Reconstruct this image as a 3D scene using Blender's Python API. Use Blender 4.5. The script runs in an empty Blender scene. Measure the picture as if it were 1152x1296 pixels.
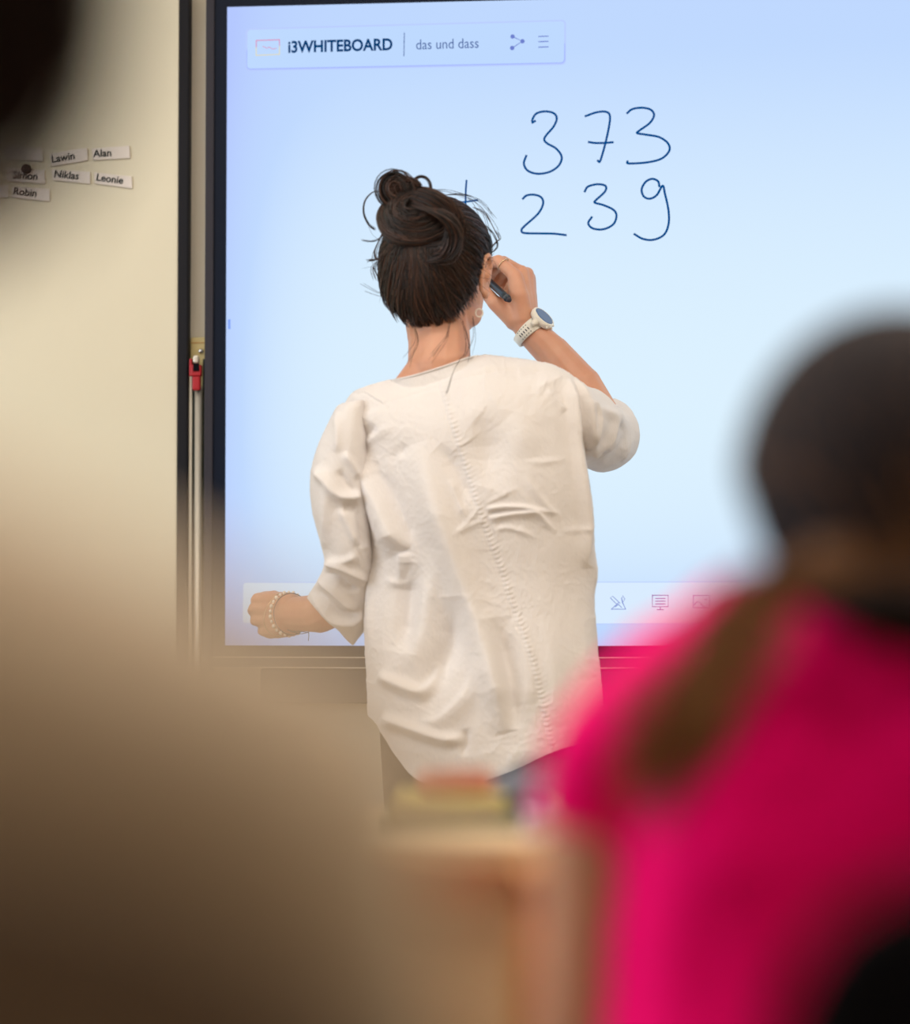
import bpy, bmesh, math, random
import numpy as np
from mathutils import Vector, Matrix, Euler

random.seed(7); RNG = np.random.default_rng(11)
scene = bpy.context.scene
C = scene.collection

# ---------------------------------------------------------------- camera
F = 3600.0; TH = math.atan(169/3600.0); CZ = 0.90
cd = bpy.data.cameras.new('camera'); cam = bpy.data.objects.new('camera', cd); C.objects.link(cam)
cam.location = (0, 0, CZ); cam.rotation_euler = (math.pi/2+TH, 0, 0)
cd.sensor_fit = 'HORIZONTAL'; cd.sensor_width = 24; cd.lens = 24*F/1152
cd.clip_start = 0.05; cd.clip_end = 50
cd.dof.use_dof = True; cd.dof.focus_distance = 4.52; cd.dof.aperture_fstop = 1.36
scene.camera = cam

# ---------------------------------------------------------------- world, exposure
w = bpy.data.worlds.new('world'); scene.world = w; w.use_nodes = True
w.node_tree.nodes['Background'].inputs[0].default_value = (1.0, 0.95, 0.9, 1)
w.node_tree.nodes['Background'].inputs[1].default_value = 0.25
scene.view_settings.view_transform = 'Standard'; scene.view_settings.look = 'None'
scene.view_settings.exposure = 0.0; scene.view_settings.gamma = 1.0
scene.view_settings.use_curve_mapping = False
scene.cycles.use_denoising = True
scene.cycles.max_bounces = 6

def area(name, loc, rot, sx, sy, power, col):
    l = bpy.data.lights.new(name, 'AREA'); l.shape = 'RECTANGLE'; l.size = sx; l.size_y = sy
    l.energy = power; l.color = col
    o = bpy.data.objects.new(name, l); C.objects.link(o); o.location = loc; o.rotation_euler = rot
    return o
WARM = (1.0, 0.93, 0.85)
# light of the ceiling panels (panels themselves are built with the ceiling)
LAMPS = [(-1.6, 3.1), (0.4, 3.1), (2.3, 3.1), (-1.6, 1.5), (0.4, 1.5), (2.3, 1.5)]
for i, (x, y) in enumerate(LAMPS):
    area('ceiling_panel_light', (x, y, 2.86), (0, 0, 0), 1.1, 0.5, 15 if y > 2 else 18, WARM)

# cool fill from the left wall, added together with an unseen window
area('window_fill', (-3.08, 2.5, 1.65), (0, -math.pi/2, 0), 1.3, 2.2, 32, (0.86, 0.93, 1.0))

# ---------------------------------------------------------------- geometry helpers
ct, st = math.cos(TH), math.sin(TH)
def P(px, py, Y):
    x = (px-576)/F; v = (648-py)/F
    d = Vector((x, ct-v*st, st+v*ct)); t = Y/d.y
    return Vector((d.x*t, Y, CZ+d.z*t))
def proj(co):
    X, Y, Z = co[:, 0], co[:, 1], co[:, 2]-CZ
    dep = Y*ct+Z*st
    return 576+F*X/dep, 648-F*(Z*ct-Y*st)/dep

def tag(o, label=None, cat=None, group=None, kind=None):
    if label: o['label'] = label
    if cat: o['category'] = cat
    if group: o['group'] = group
    if kind: o['kind'] = kind
    return o
def empty(name, loc=(0, 0, 0), rz=0, **k):
    o = bpy.data.objects.new(name, None); C.objects.link(o); o.location = loc; o.rotation_euler = (0, 0, rz)
    o.empty_display_size = 0.05
    return tag(o, **k)
def link(name, me, m, parent=None, smooth=True, loc=None):
    """world-space mesh unless its parent is given local coordinates on purpose"""
    o = bpy.data.objects.new(name, me); C.objects.link(o)
    if m is not None: me.materials.append(m)
    if smooth: me.polygons.foreach_set('use_smooth', [True]*len(me.polygons))
    if parent is not None: o.parent = parent
    if loc is not None: o.location = loc
    return o
def obj(name, bm, m, parent=None, smooth=False, loc=None):
    bmesh.ops.recalc_face_normals(bm, faces=bm.faces)
    me = bpy.data.meshes.new(name); bm.to_mesh(me); bm.free()
    return link(name, me, m, parent, smooth, loc)
def world_child(o, parent):
    """keep the mesh's world coordinates while parenting to an empty"""
    o.parent = parent
    if parent is not None:
        M = Matrix.LocRotScale(parent.location, parent.rotation_euler, parent.scale)
        o.matrix_parent_inverse = M.inverted()
    return o
def box(bm, x0, x1, y0, y1, z0, z1, bev=0.0, seg=2):
    r = bmesh.ops.create_cube(bm, size=1.0); vs = r['verts']
    for v in vs:
        v.co = Vector(((x0+x1)/2+v.co.x*(x1-x0), (y0+y1)/2+v.co.y*(y1-y0), (z0+z1)/2+v.co.z*(z1-z0)))
    if bev > 0:
        es = list({e for v in vs for e in v.link_edges})
        bmesh.ops.bevel(bm, geom=es, offset=bev, segments=seg, profile=0.5, affect='EDGES')
def tube(bm, pts, rads, n=10, cap=True):
    """tube along a polyline; rads scalar or list"""
    pts = [Vector(p) for p in pts]
    if not hasattr(rads, '__len__'): rads = [rads]*len(pts)
    rings = []; up = None
    for i, p in enumerate(pts):
        t = (pts[min(i+1, len(pts)-1)]-pts[max(i-1, 0)])
        t = t.normalized() if t.length > 1e-9 else Vector((0, 0, 1))
        if up is None:
            up = Vector((0, 0, 1)) if abs(t.z) < 0.9 else Vector((1, 0, 0))
        a = up-t*up.dot(t)
        if a.length < 1e-6: a = t.orthogonal()
        a.normalize(); up = a; b = t.cross(a)
        rings.append([bm.verts.new(p+(a*math.cos(2*math.pi*k/n)+b*math.sin(2*math.pi*k/n))*rads[i]) for k in range(n)])
    for i in range(len(rings)-1):
        for k in range(n):
            bm.faces.new((rings[i][k], rings[i][(k+1) % n], rings[i+1][(k+1) % n], rings[i+1][k]))
    if cap:
        bm.faces.new(rings[0][::-1]); bm.faces.new(rings[-1])
def smooth_path(pts, n=8):
    pts = [Vector(p) for p in pts]; out = []
    q = [pts[0]*2-pts[1]]+pts+[pts[-1]*2-pts[-2]]
    for i in range(1, len(q)-2):
        for k in range(n):
            t = k/n; a, b, c, d = q[i-1], q[i], q[i+1], q[i+2]
            out.append(0.5*((2*b)+(c-a)*t+(2*a-5*b+4*c-d)*t*t+(3*b-a-3*c+d)*t**3))
    out.append(pts[-1]); return out
def ell(bm, c, r, R=None, u=20, v=12):
    s = bmesh.ops.create_uvsphere(bm, u_segments=u, v_segments=v, radius=1.0)
    for vt in s['verts']:
        p = Vector((vt.co.x*r[0], vt.co.y*r[1], vt.co.z*r[2]))
        if R is not None: p = R @ p
        vt.co = p+Vector(c)
def capsule(bm, p0, p1, r0, r1, n=14):
    p0 = Vector(p0); p1 = Vector(p1); d = p1-p0; L = d.length
    if L < 1e-6: ell(bm, p0, (r0, r0, r0)); return
    t = d/L; pts = []; rad = []
    for k in range(5):
        a = (1-k/4.5)*math.pi/2
        pts.append(p0-t*r0*math.sin(a)); rad.append(max(r0*math.cos(a), r0*0.02))
    for k in range(5):
        a = ((k+0.5)/4.5)*math.pi/2 if k < 4 else math.pi/2
        pts.append(p1+t*r1*math.sin(a)); rad.append(max(r1*math.cos(a), r1*0.02))
    tube(bm, pts, rad, n)
def chain(bm, pts, rads, n=14):
    for i in range(len(pts)-1): capsule(bm, pts[i], pts[i+1], rads[i], rads[i+1], n)
def remesh(bm, voxel, smooth=4, name='m'):
    """fuse closed shapes into one continuous skin"""
    bmesh.ops.recalc_face_normals(bm, faces=bm.faces)
    me = bpy.data.meshes.new('tmp'); bm.to_mesh(me); bm.free()
    o = bpy.data.objects.new('tmp', me); C.objects.link(o)
    md = o.modifiers.new('r', 'REMESH'); md.mode = 'VOXEL'; md.voxel_size = voxel
    if smooth:
        s = o.modifiers.new('s', 'SMOOTH'); s.factor = 0.5; s.iterations = smooth
    dg = bpy.context.evaluated_depsgraph_get(); dg.update()
    out = bpy.data.meshes.new_from_object(o.evaluated_get(dg))
    bpy.data.objects.remove(o); bpy.data.meshes.remove(me)
    out.name = name; out.materials.clear()
    return out
def text_mesh(body, size, bold=0.0, extrude=0.0003, shear=0.0, space=1.0):
    cu = bpy.data.curves.new('t', 'FONT'); cu.body = body; cu.size = size; cu.extrude = extrude
    cu.offset = bold; cu.shear = shear; cu.space_character = space; cu.resolution_u = 4
    o = bpy.data.objects.new('t', cu); C.objects.link(o)
    dg = bpy.context.evaluated_depsgraph_get(); dg.update()
    me = bpy.data.meshes.new_from_object(o.evaluated_get(dg))
    bpy.data.objects.remove(o); bpy.data.curves.remove(cu)
    xs = [v.co.x for v in me.vertices]; ys = [v.co.y for v in me.vertices]
    return me, (min(xs), max(xs), min(ys), max(ys))

# ---------------------------------------------------------------- numpy noise and fold fields
_perm = RNG.random(65536)
def vnoise(x, y, z=0.0):
    x = np.asarray(x, float); y = np.asarray(y, float); z = np.zeros_like(x)+z
    xi = np.floor(x).astype(np.int64); yi = np.floor(y).astype(np.int64); zi = np.floor(z).astype(np.int64)
    fx, fy, fz = x-xi, y-yi, z-zi
    s = lambda t: t*t*t*(t*(t*6-15)+10)
    fx, fy, fz = s(fx), s(fy), s(fz)
    def h(a, b, c): return _perm[(a*73856093 ^ b*19349663 ^ c*83492791) & 65535]
    def L(a, b, t): return a+(b-a)*t
    r = [L(L(h(xi, yi, zi+k), h(xi+1, yi, zi+k), fx), L(h(xi, yi+1, zi+k), h(xi+1, yi+1, zi+k), fx), fy) for k in (0, 1)]
    return L(r[0], r[1], fz)*2-1
def ridged(x, y, z=0.0):
    return (1-np.abs(vnoise(x, y, z)))**2.5
def polydist(px, py, pts):
    """distance, signed distance and position along a polyline"""
    best = np.full(px.shape, 1e9); sg = np.zeros(px.shape); al = np.zeros(px.shape)
    Ls = [math.hypot(pts[i+1][0]-pts[i][0], pts[i+1][1]-pts[i][1]) for i in range(len(pts)-1)]
    T = sum(Ls); acc = 0
    for i, L in enumerate(Ls):
        ax, ay = pts[i]; bx, by = pts[i+1]; ux, uy = (bx-ax)/L, (by-ay)/L
        tt = np.clip((px-ax)*ux+(py-ay)*uy, 0, L)
        dx = px-(ax+ux*tt); dy = py-(ay+uy*tt); d = np.hypot(dx, dy)
        side = np.sign(ux*dy-uy*dx)
        m = d < best
        best = np.where(m, d, best); sg = np.where(m, side, sg); al = np.where(m, (acc+tt)/T, al)
        acc += L
    return best, best*sg, al
def spl2(pts, n=8):
    return [(v.x, v.y) for v in smooth_path([(a, b, 0) for a, b in pts], n)]
def folds(px, py, spec):
    h = np.zeros(px.shape)
    for pts, amp, w1, w2, tap in spec:      # w1: width on the left-hand side of travel, w2: on the right-hand side
        line = spl2(pts, 5) if len(pts) > 2 else pts
        x0 = min(p[0] for p in line)-4*max(w1, w2); x1 = max(p[0] for p in line)+4*max(w1, w2)
        y0 = min(p[1] for p in line)-4*max(w1, w2); y1 = max(p[1] for p in line)+4*max(w1, w2)
        m = (px > x0) & (px < x1) & (py > y0) & (py < y1)
        if not m.any(): continue
        d, sd, al = polydist(px[m], py[m], line)
        wd = np.where(sd < 0, w1, w2)
        cu = 0.25 if max(w1, w2) < 11 else 0.06
        prof = (1-cu)*np.exp(-(d/wd)**2)+cu*np.exp(-d/(wd*0.6))
        t = np.ones_like(al)
        if tap[0] > 0: t *= np.clip(al/tap[0], 0, 1)**0.8
        if tap[1] > 0: t *= np.clip((1-al)/tap[1], 0, 1)**0.8
        h[m] += amp*prof*t
    return h
def displace(me, spec, crinkle=1.0, front_noise=0.003, seed=0.0, extra=None, gain=1.0):
    n = len(me.vertices); co = np.empty(n*3); me.vertices.foreach_get('co', co); co = co.reshape(-1, 3)
    no = np.empty(n*3); me.vertices.foreach_get('normal', no); no = no.reshape(-1, 3)
    px, py = proj(co); face = np.clip(-no[:, 1]*1.6, 0, 1)
    h = folds(px, py, spec)*face*gain
    wx = px+9*vnoise(px/40, py/40, seed+3); wy = py+9*vnoise(px/40, py/40, seed+7)
    zz = co[:, 1]*14+seed
    a = wx*0.8+wy*0.6; b = -wx*0.6+wy*0.8
    amt = 0.45+0.55*np.clip(vnoise(px/70, py/70, seed+1)+0.4, 0, 1)
    cr = 0.0009*(ridged(a/34, b/19, zz)-0.4)+0.0009*(ridged(wx/15, wy/22, zz+5)-0.4)+0.0007*(ridged(a/7, b/9, zz+9)-0.4)
    h += crinkle*cr*amt
    h += front_noise*vnoise(px/45, py/70, zz)
    if extra is not None: h += extra(px, py)*face
    co = co+no*h[:, None]
    me.vertices.foreach_set('co', co.ravel()); me.update()
def grid_mesh(name, G, closed_u=False):
    """G: rows x cols x 3"""
    r, c, _ = G.shape; me = bpy.data.meshes.new(name)
    idx = np.arange(r*c).reshape(r, c); nxt = np.roll(idx, -1, axis=1) if closed_u else idx[:, 1:]
    cur = idx if closed_u else idx[:, :-1]
    q = np.stack([cur[:-1], nxt[:-1], nxt[1:], cur[1:]], -1).reshape(-1, 4)
    me.from_pydata(G.reshape(-1, 3).tolist(), [], q.tolist()); me.update()
    return me
def strands(name, lines, rads, m, parent=None, n=3):
    V = []; Fc = []; base = 0
    for line, r in zip(lines, rads):
        p = np.asarray(line, float); k = len(p)
        t = np.gradient(p, axis=0); t /= np.linalg.norm(t, axis=1)[:, None]+1e-12
        a = np.cross(t, (0.31, 0.87, 0.38)); a /= np.linalg.norm(a, axis=1)[:, None]+1e-9; b = np.cross(t, a)
        rr = r*np.clip(np.minimum(np.arange(k)+0.6, (k-0.4-np.arange(k))*1.0)/2.0, 0.15, 1)
        for j in range(n):
            an = 2*math.pi*j/n
            V.append(p+(a*math.cos(an)+b*math.sin(an))*rr[:, None])
        for j in range(n):
            j2 = (j+1) % n; i = np.arange(k-1)
            Fc.append(np.stack([base+j*k+i, base+j2*k+i, base+j2*k+i+1, base+j*k+i+1], -1))
        base += n*k
    me = bpy.data.meshes.new(name); me.from_pydata(np.concatenate(V).tolist(), [], np.concatenate(Fc).tolist()); me.update()
    return link(name, me, m, parent)

# ---------------------------------------------------------------- materials
def mat(name, col, rough=0.5, metal=0.0, spec=0.5, noise=None, bump=None, sss=0.0, island=None, coat=0.0):
    m = bpy.data.materials.new(name); m.use_nodes = True; nt = m.node_tree; b = nt.nodes['Principled BSDF']
    b.inputs['Base Color'].default_value = (*col, 1); b.inputs['Roughness'].default_value = rough
    b.inputs['Metallic'].default_value = metal; b.inputs['Specular IOR Level'].default_value = spec
    b.inputs['Coat Weight'].default_value = coat
    tc = nt.nodes.new('ShaderNodeTexCoord')
    if sss:
        b.inputs['Subsurface Weight'].default_value = sss
        b.inputs['Subsurface Radius'].default_value = (1.0, 0.35, 0.2); b.inputs['Subsurface Scale'].default_value = 0.006
    src = None
    if noise:      # (scale, second colour, contrast, stretch)
        mp = nt.nodes.new('ShaderNodeMapping'); mp.inputs['Scale'].default_value = noise[3] if len(noise) > 3 else (1, 1, 1)
        nz = nt.nodes.new('ShaderNodeTexNoise'); nz.inputs['Scale'].default_value = noise[0]; nz.inputs['Detail'].default_value = 4
        rp = nt.nodes.new('ShaderNodeValToRGB'); rp.color_ramp.elements[0].position = 0.5-noise[2]; rp.color_ramp.elements[1].position = 0.5+noise[2]
        rp.color_ramp.elements[0].color = (*col, 1); rp.color_ramp.elements[1].color = (*noise[1], 1)
        nt.links.new(tc.outputs['Object'], mp.inputs[0]); nt.links.new(mp.outputs[0], nz.inputs['Vector'])
        nt.links.new(nz.outputs['Fac'], rp.inputs[0]); nt.links.new(rp.outputs[0], b.inputs['Base Color'])
    if island:     # colour varies from strand to strand
        g = nt.nodes.new('ShaderNodeNewGeometry'); rp = nt.nodes.new('ShaderNodeValToRGB')
        rp.color_ramp.elements[0].color = (*col, 1); rp.color_ramp.elements[1].color = (*island, 1)
        rp.color_ramp.elements[0].position = 0.35
        nt.links.new(g.outputs['Random Per Island'], rp.inputs[0]); nt.links.new(rp.outputs[0], b.inputs['Base Color'])
    if bump:       # (scale, strength, distance, stretch)
        mp = nt.nodes.new('ShaderNodeMapping'); mp.inputs['Scale'].default_value = bump[3] if len(bump) > 3 else (1, 1, 1)
        nz = nt.nodes.new('ShaderNodeTexNoise'); nz.inputs['Scale'].default_value = bump[0]; nz.inputs['Detail'].default_value = 5
        bp = nt.nodes.new('ShaderNodeBump'); bp.inputs['Strength'].default_value = bump[1]; bp.inputs['Distance'].default_value = bump[2]
        nt.links.new(tc.outputs['Object'], mp.inputs[0]); nt.links.new(mp.outputs[0], nz.inputs['Vector'])
        nt.links.new(nz.outputs['Fac'], bp.inputs['Height']); nt.links.new(bp.outputs[0], b.inputs['Normal'])
    return m
def emis(name, col, s=1.0):
    m = bpy.data.materials.new(name); m.use_nodes = True; nt = m.node_tree; nt.nodes.clear()
    e = nt.nodes.new('ShaderNodeEmission'); e.inputs[0].default_value = (*col, 1); e.inputs[1].default_value = s
    o = nt.nodes.new('ShaderNodeOutputMaterial'); nt.links.new(e.outputs[0], o.inputs[0])
    return m
M = {}
M['wall'] = mat('wall_paint', (0.70, 0.64, 0.52), 0.85, bump=(90, 0.15, 0.002))
M['ceiling'] = mat('ceiling_paint', (0.85, 0.82, 0.76), 0.9, bump=(60, 0.1, 0.002))
M['floor'] = mat('linoleum', (0.34, 0.27, 0.19), 0.45, noise=(6, (0.42, 0.34, 0.25), 0.2), bump=(200, 0.05, 0.001))
M['board'] = mat('cream_enamel', (0.71, 0.66, 0.515), 0.38, noise=(3, (0.73, 0.68, 0.535), 0.3), bump=(30, 0.02, 0.001))
M['blackframe'] = mat('black_anodised', (0.008, 0.008, 0.012), 0.6, spec=0.2, bump=(300, 0.05, 0.0005))
M['greyframe'] = mat('grey_anodised', (0.034, 0.032, 0.043), 0.6, spec=0.2, bump=(300, 0.05, 0.0005))
M['bezel'] = mat('navy_black_bezel', (0.003, 0.007, 0.020), 0.5, spec=0.15, bump=(300, 0.02, 0.0002))
M['alu'] = mat('brushed_aluminium', (0.62, 0.58, 0.5), 0.45, metal=0.5, bump=(20, 0.1, 0.0005, (60, 60, 1)))
M['dkgreen'] = mat('dark_slot', (0.01, 0.02, 0.015), 0.6, bump=(100, 0.05, 0.0005))
M['redplastic'] = mat('red_plastic', (0.38, 0.003, 0.012), 0.5, bump=(120, 0.05, 0.0005))
M['yellowboard'] = mat('yellowed_backing', (0.62, 0.50, 0.22), 0.7, noise=(12, (0.66, 0.55, 0.28), 0.3))
M['chrome'] = mat('chrome', (0.7, 0.7, 0.7), 0.15, metal=1.0, noise=(50, (0.6, 0.6, 0.6), 0.4))
M['tagpaper'] = mat('white_card', (0.76, 0.70, 0.66), 0.6, noise=(60, (0.80, 0.74, 0.70), 0.3))
M['ink'] = mat('grey_ink', (0.03, 0.04, 0.045), 0.8, noise=(80, (0.04, 0.05, 0.05), 0.3))
M['darkmagnet'] = mat('dark_magnet', (0.02, 0.012, 0.015), 0.5, bump=(80, 0.05, 0.0005))
M['skin'] = mat('skin', (0.66, 0.35, 0.225), 0.5, sss=0.25, noise=(22, (0.58, 0.275, 0.17), 0.25), bump=(260, 0.15, 0.0006))
M['skin2'] = mat('child_skin', (0.62, 0.33, 0.21), 0.5, sss=0.2, noise=(20, (0.54, 0.27, 0.17), 0.3), bump=(200, 0.1, 0.0006))
M['hair'] = mat('dark_brown_hair', (0.008, 0.0045, 0.004), 0.45, spec=0.5, island=(0.078, 0.031, 0.018))
M['haircap'] = mat('dark_brown_hair_base', (0.010, 0.006, 0.005), 0.6, spec=0.3, noise=(30, (0.022, 0.011, 0.007), 0.3, (6, 6, 1)))
M['girlhair'] = mat('child_dark_hair', (0.012, 0.007, 0.007), 0.6, spec=0.15, island=(0.03, 0.016, 0.012))
M['girlcap'] = mat('child_dark_hair_base', (0.010, 0.007, 0.009), 0.7, spec=0.12, noise=(30, (0.018, 0.012, 0.013), 0.3, (6, 6, 1)))
M['brownhair'] = mat('child_brown_hair', (0.26, 0.11, 0.04), 0.5, spec=0.4, island=(0.36, 0.18, 0.07))
M['leftcap'] = mat('near_dark_hair_base', (0.006, 0.002, 0.001), 0.8, spec=0.05, noise=(30, (0.010, 0.003, 0.002), 0.3, (6, 6, 1)))
M['shirt'] = mat('white_cotton', (0.73, 0.685, 0.665), 0.85, spec=0.15, noise=(25, (0.75, 0.705, 0.68), 0.3), bump=(260, 0.55, 0.0014, (1, 1, 0.6)))
M['trousers'] = mat('black_denim', (0.010, 0.011, 0.018), 0.8, noise=(60, (0.02, 0.02, 0.028), 0.3), bump=(400, 0.2, 0.0008))
M['pink'] = mat('hot_pink_jersey', (0.95, 0.001, 0.17), 0.8, spec=0.05, noise=(20, (0.98, 0.001, 0.19), 0.3), bump=(120, 0.3, 0.002))
M['beige'] = mat('beige_brown_knit', (0.70, 0.56, 0.42), 0.9, spec=0.1, noise=(40, (0.74, 0.60, 0.46), 0.3), bump=(180, 0.4, 0.002))
M['blackplastic'] = mat('black_plastic', (0.0025, 0.0025, 0.005), 0.7, spec=0.08, bump=(150, 0.1, 0.0008))
M['steel'] = mat('painted_steel', (0.10, 0.10, 0.11), 0.4, metal=0.5, bump=(150, 0.05, 0.0005))
M['beech'] = mat('orange_beech', (0.50, 0.225, 0.055), 0.45, noise=(9, (0.56, 0.27, 0.08), 0.3, (1, 1, 9)), bump=(30, 0.05, 0.001, (1, 1, 12)))
M['darkply'] = mat('dark_brown_plywood', (0.135, 0.09, 0.064), 0.6, spec=0.2, noise=(9, (0.155, 0.105, 0.075), 0.3, (1, 1, 9)), bump=(30, 0.05, 0.001, (1, 1, 12)))
M['birch'] = mat('pale_birch', (0.60, 0.43, 0.24), 0.5, noise=(8, (0.66, 0.48, 0.28), 0.3, (1, 1, 8)), bump=(30, 0.05, 0.001))
M['watchwhite'] = mat('cream_silicone', (0.80, 0.76, 0.66), 0.45, bump=(200, 0.05, 0.0003))
M['watchglass'] = mat('dark_blue_watch_glass', (0.02, 0.045, 0.14), 0.25, coat=0.6, noise=(60, (0.025, 0.05, 0.16), 0.3))
M['pearl'] = mat('pearl', (0.86, 0.74, 0.62), 0.2, coat=0.5, noise=(200, (0.9, 0.8, 0.7), 0.3))
M['gold'] = mat('pale_gold', (0.75, 0.6, 0.4), 0.25, metal=1.0, bump=(200, 0.05, 0.0002))
M['thread'] = mat('blue_grey_thread', (0.03, 0.05, 0.10), 0.8, noise=(100, (0.05, 0.07, 0.12), 0.3))
M['pen'] = mat('pen_plastic', (0.010, 0.022, 0.032), 0.35, bump=(200, 0.05, 0.0003))
M['eye'] = mat('eye_white', (0.8, 0.78, 0.75), 0.2, noise=(40, (0.82, 0.8, 0.77), 0.3))
M['iris'] = mat('brown_iris', (0.06, 0.025, 0.01), 0.2, noise=(90, (0.10, 0.05, 0.02), 0.3))
M['shoe'] = mat('dark_shoe', (0.03, 0.03, 0.035), 0.6, bump=(100, 0.1, 0.001))
for nme, c in dict(red=(0.50, 0.13, 0.08), olive=(0.42, 0.33, 0.06), slate=(0.10, 0.12, 0.17), lavender=(0.52, 0.46, 0.62), plum=(0.42, 0.10, 0.30),
                   dark=(0.03, 0.025, 0.035), green=(0.12, 0.16, 0.06), paper=(0.75, 0.70, 0.62), denim=(0.06, 0.07, 0.12)).items():
    M[nme] = mat(nme+'_cover', c, 0.6, noise=(30, tuple(min(1, x*1.12) for x in c), 0.3), bump=(120, 0.1, 0.001))

# ---------------------------------------------------------------- board frame of reference (the front wall is turned a little towards the left)
PSI = math.radians(6.1); YB = 4.75
B0 = Vector(((285-576)/F*YB, YB, 0)); U = Vector((math.cos(PSI), -math.sin(PSI), 0)); N = Vector((-math.sin(PSI), -math.cos(PSI), 0))
def BP(px, py, d=0.0):
    """photograph point -> (a, z) on the plane d in front of the screen"""
    x = (px-576)/F; v = (648-py)/F; dr = Vector((x, ct-v*st, st+v*ct)); o = Vector((0, 0, CZ))
    q = B0+N*d; t = (q-o).dot(N)/dr.dot(N); p = o+dr*t
    return (p-q).dot(U), p.z
def wallthing(name, **k): return empty(name, (B0.x, B0.y, 0), -PSI, **k)     # local x = along board, local y = -distance in front, z up
def WB(bm, a0, a1, d0, d1, z0, z1, bev=0.0): box(bm, a0, a1, -d1, -d0, z0, z1, bev)

# ---------------------------------------------------------------- the room
def slab(name, x0, x1, y0, y1, z0, z1, m):
    bm = bmesh.new(); box(bm, x0, x1, y0, y1, z0, z1); return tag(obj(name, bm, m), kind='structure')
slab('floor', -3.2, 3.6, -2.2, 5.9, -0.1, 0, M['floor'])
slab('ceiling', -3.2, 3.6, -2.2, 5.9, 2.9, 3.0, M['ceiling'])
slab('wall_left', -3.3, -3.2, -2.2, 5.9, 0, 2.9, M['wall'])
slab('wall_right', 3.6, 3.7, -2.2, 5.9, 0, 2.9, M['wall'])
slab('wall_rear', -3.2, 3.6, -2.3, -2.2, 0, 2.9, M['wall'])
bm = bmesh.new(); box(bm, -2.7, 4.1, 0.035, 0.135, 0, 2.9)
fw = obj('wall_front', bm, M['wall']); fw.location = (B0.x, B0.y, 0); fw.rotation_euler = (0, 0, -PSI); tag(fw, kind='structure')
bm = bmesh.new(); box(bm, -2.7, 4.1, 0.02, 0.035, 0, 0.08, 0.003)
bb = obj('baseboard_front', bm, M['birch']); bb.location = fw.location; bb.rotation_euler = fw.rotation_euler; tag(bb, kind='structure')
wn = empty('added_window_1', (-3.2, 2.5, 1.65), kind='structure')  # unseen window with a glowing pane, added to carry the cool fill
bm = bmesh.new(); box(bm, 0.0, 0.012, -1.15, 1.15, -0.7, 0.7); obj('pane', bm, emis('fill_pane_glow', (0.75, 0.87, 1.0), 2.5), wn)
bm = bmesh.new()
for y in (-1.18, 0, 1.18): box(bm, 0.0, 0.05, y-0.035, y+0.035, -0.77, 0.77, 0.004)
for z in (-0.735, 0.735): box(bm, 0.0, 0.05, -1.145, 1.145, z-0.035, z+0.035, 0.004)
obj('window_frame', bm, M['ceiling'], wn)
bm = bmesh.new(); box(bm, 0.0, 0.16, -1.25, 1.25, -0.80, -0.775, 0.004); obj('window_sill', bm, M['ceiling'], wn)
lampw = emis('lamp_diffuser', (1.0, 0.86, 0.66), 3.0)
WHERE = {0: 'front row left', 1: 'front row middle', 2: 'front row right', 3: 'second row left', 4: 'second row middle', 5: 'second row right'}
for i, (x, y) in enumerate(LAMPS):
    t = empty('ceiling_light', (x, y, 2.9), label='white ceiling light panel with a warm glow, '+WHERE[i]+' above the classroom', cat='ceiling light', group='ceiling light panels')
    bm = bmesh.new()
    box(bm, -0.6, 0.6, -0.3, -0.27, -0.035, 0, 0.003); box(bm, -0.6, 0.6, 0.27, 0.3, -0.035, 0, 0.003)
    box(bm, -0.6, -0.57, -0.27, 0.27, -0.035, 0, 0.003); box(bm, 0.57, 0.6, -0.27, 0.27, -0.035, 0, 0.003)
    obj('frame', bm, M['alu'], t)
    bm = bmesh.new(); box(bm, -0.57, 0.57, -0.27, 0.27, -0.028, -0.018); obj('diffuser', bm, lampw, t)

# ---------------------------------------------------------------- the cream board on the left with its name tags
DW = -0.012
aR, _ = BP(225, 430, DW); aE, _ = BP(238.5, 430, DW)
t = wallthing('magnetic_board', label='large cream magnetic board with black right edge, left of the lit screen', cat='board')
bm = bmesh.new(); WB(bm, -2.3, aR, -0.033, DW, 0.35, 2.45, 0.002); obj('panel', bm, M['board'], t)
bm = bmesh.new(); WB(bm, aR, aE, -0.033, DW+0.004, 0.34, 2.46, 0.003); obj('edge_strip', bm, M['blackframe'], t)
bm = bmesh.new(); WB(bm, -2.3, aE-0.004, -0.033, DW+0.05, 0.31, 0.34, 0.003); obj('tray', bm, M['alu'], t)

def name_tag(corners, word, wpos, wsize, label, wrot=None):
    # corners: TL, TR, BR, BL in photograph coordinates on the board face
    c = [BP(x, y, DW) for x, y in corners]
    cx = sum(p[0] for p in c)/4; cz = sum(p[1] for p in c)/4
    t = wallthing('name_tag', label=label, cat='name tag', group='name tags on the cream board')
    bm = bmesh.new(); th = 0.0035
    f = [bm.verts.new((a, -DW-th, z)) for a, z in c]; b = [bm.verts.new((a, -DW-0.0002, z)) for a, z in c]
    bm.faces.new(f); bm.faces.new(b[::-1])
    for k in range(4): bm.faces.new((f[k], b[k], b[(k+1) % 4], f[(k+1) % 4]))
    bmesh.ops.bevel(bm, geom=list(bm.edges), offset=0.0007, segments=1, affect='EDGES')
    obj('card', bm, M['tagpaper'], t)
    if word:
        me, bb = text_mesh(word, wsize, 0.0003)
        o = link('name_text', me, M['ink'], t, smooth=False)
        a, z = BP(wpos[0], wpos[1], DW)
        ang = math.atan2(c[2][1]-c[3][1], c[2][0]-c[3][0]) if wrot is None else wrot
        o.rotation_euler = (math.pi/2, -ang, 0); o.location = (a, -DW-th-0.0006, z)
    return t
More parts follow.
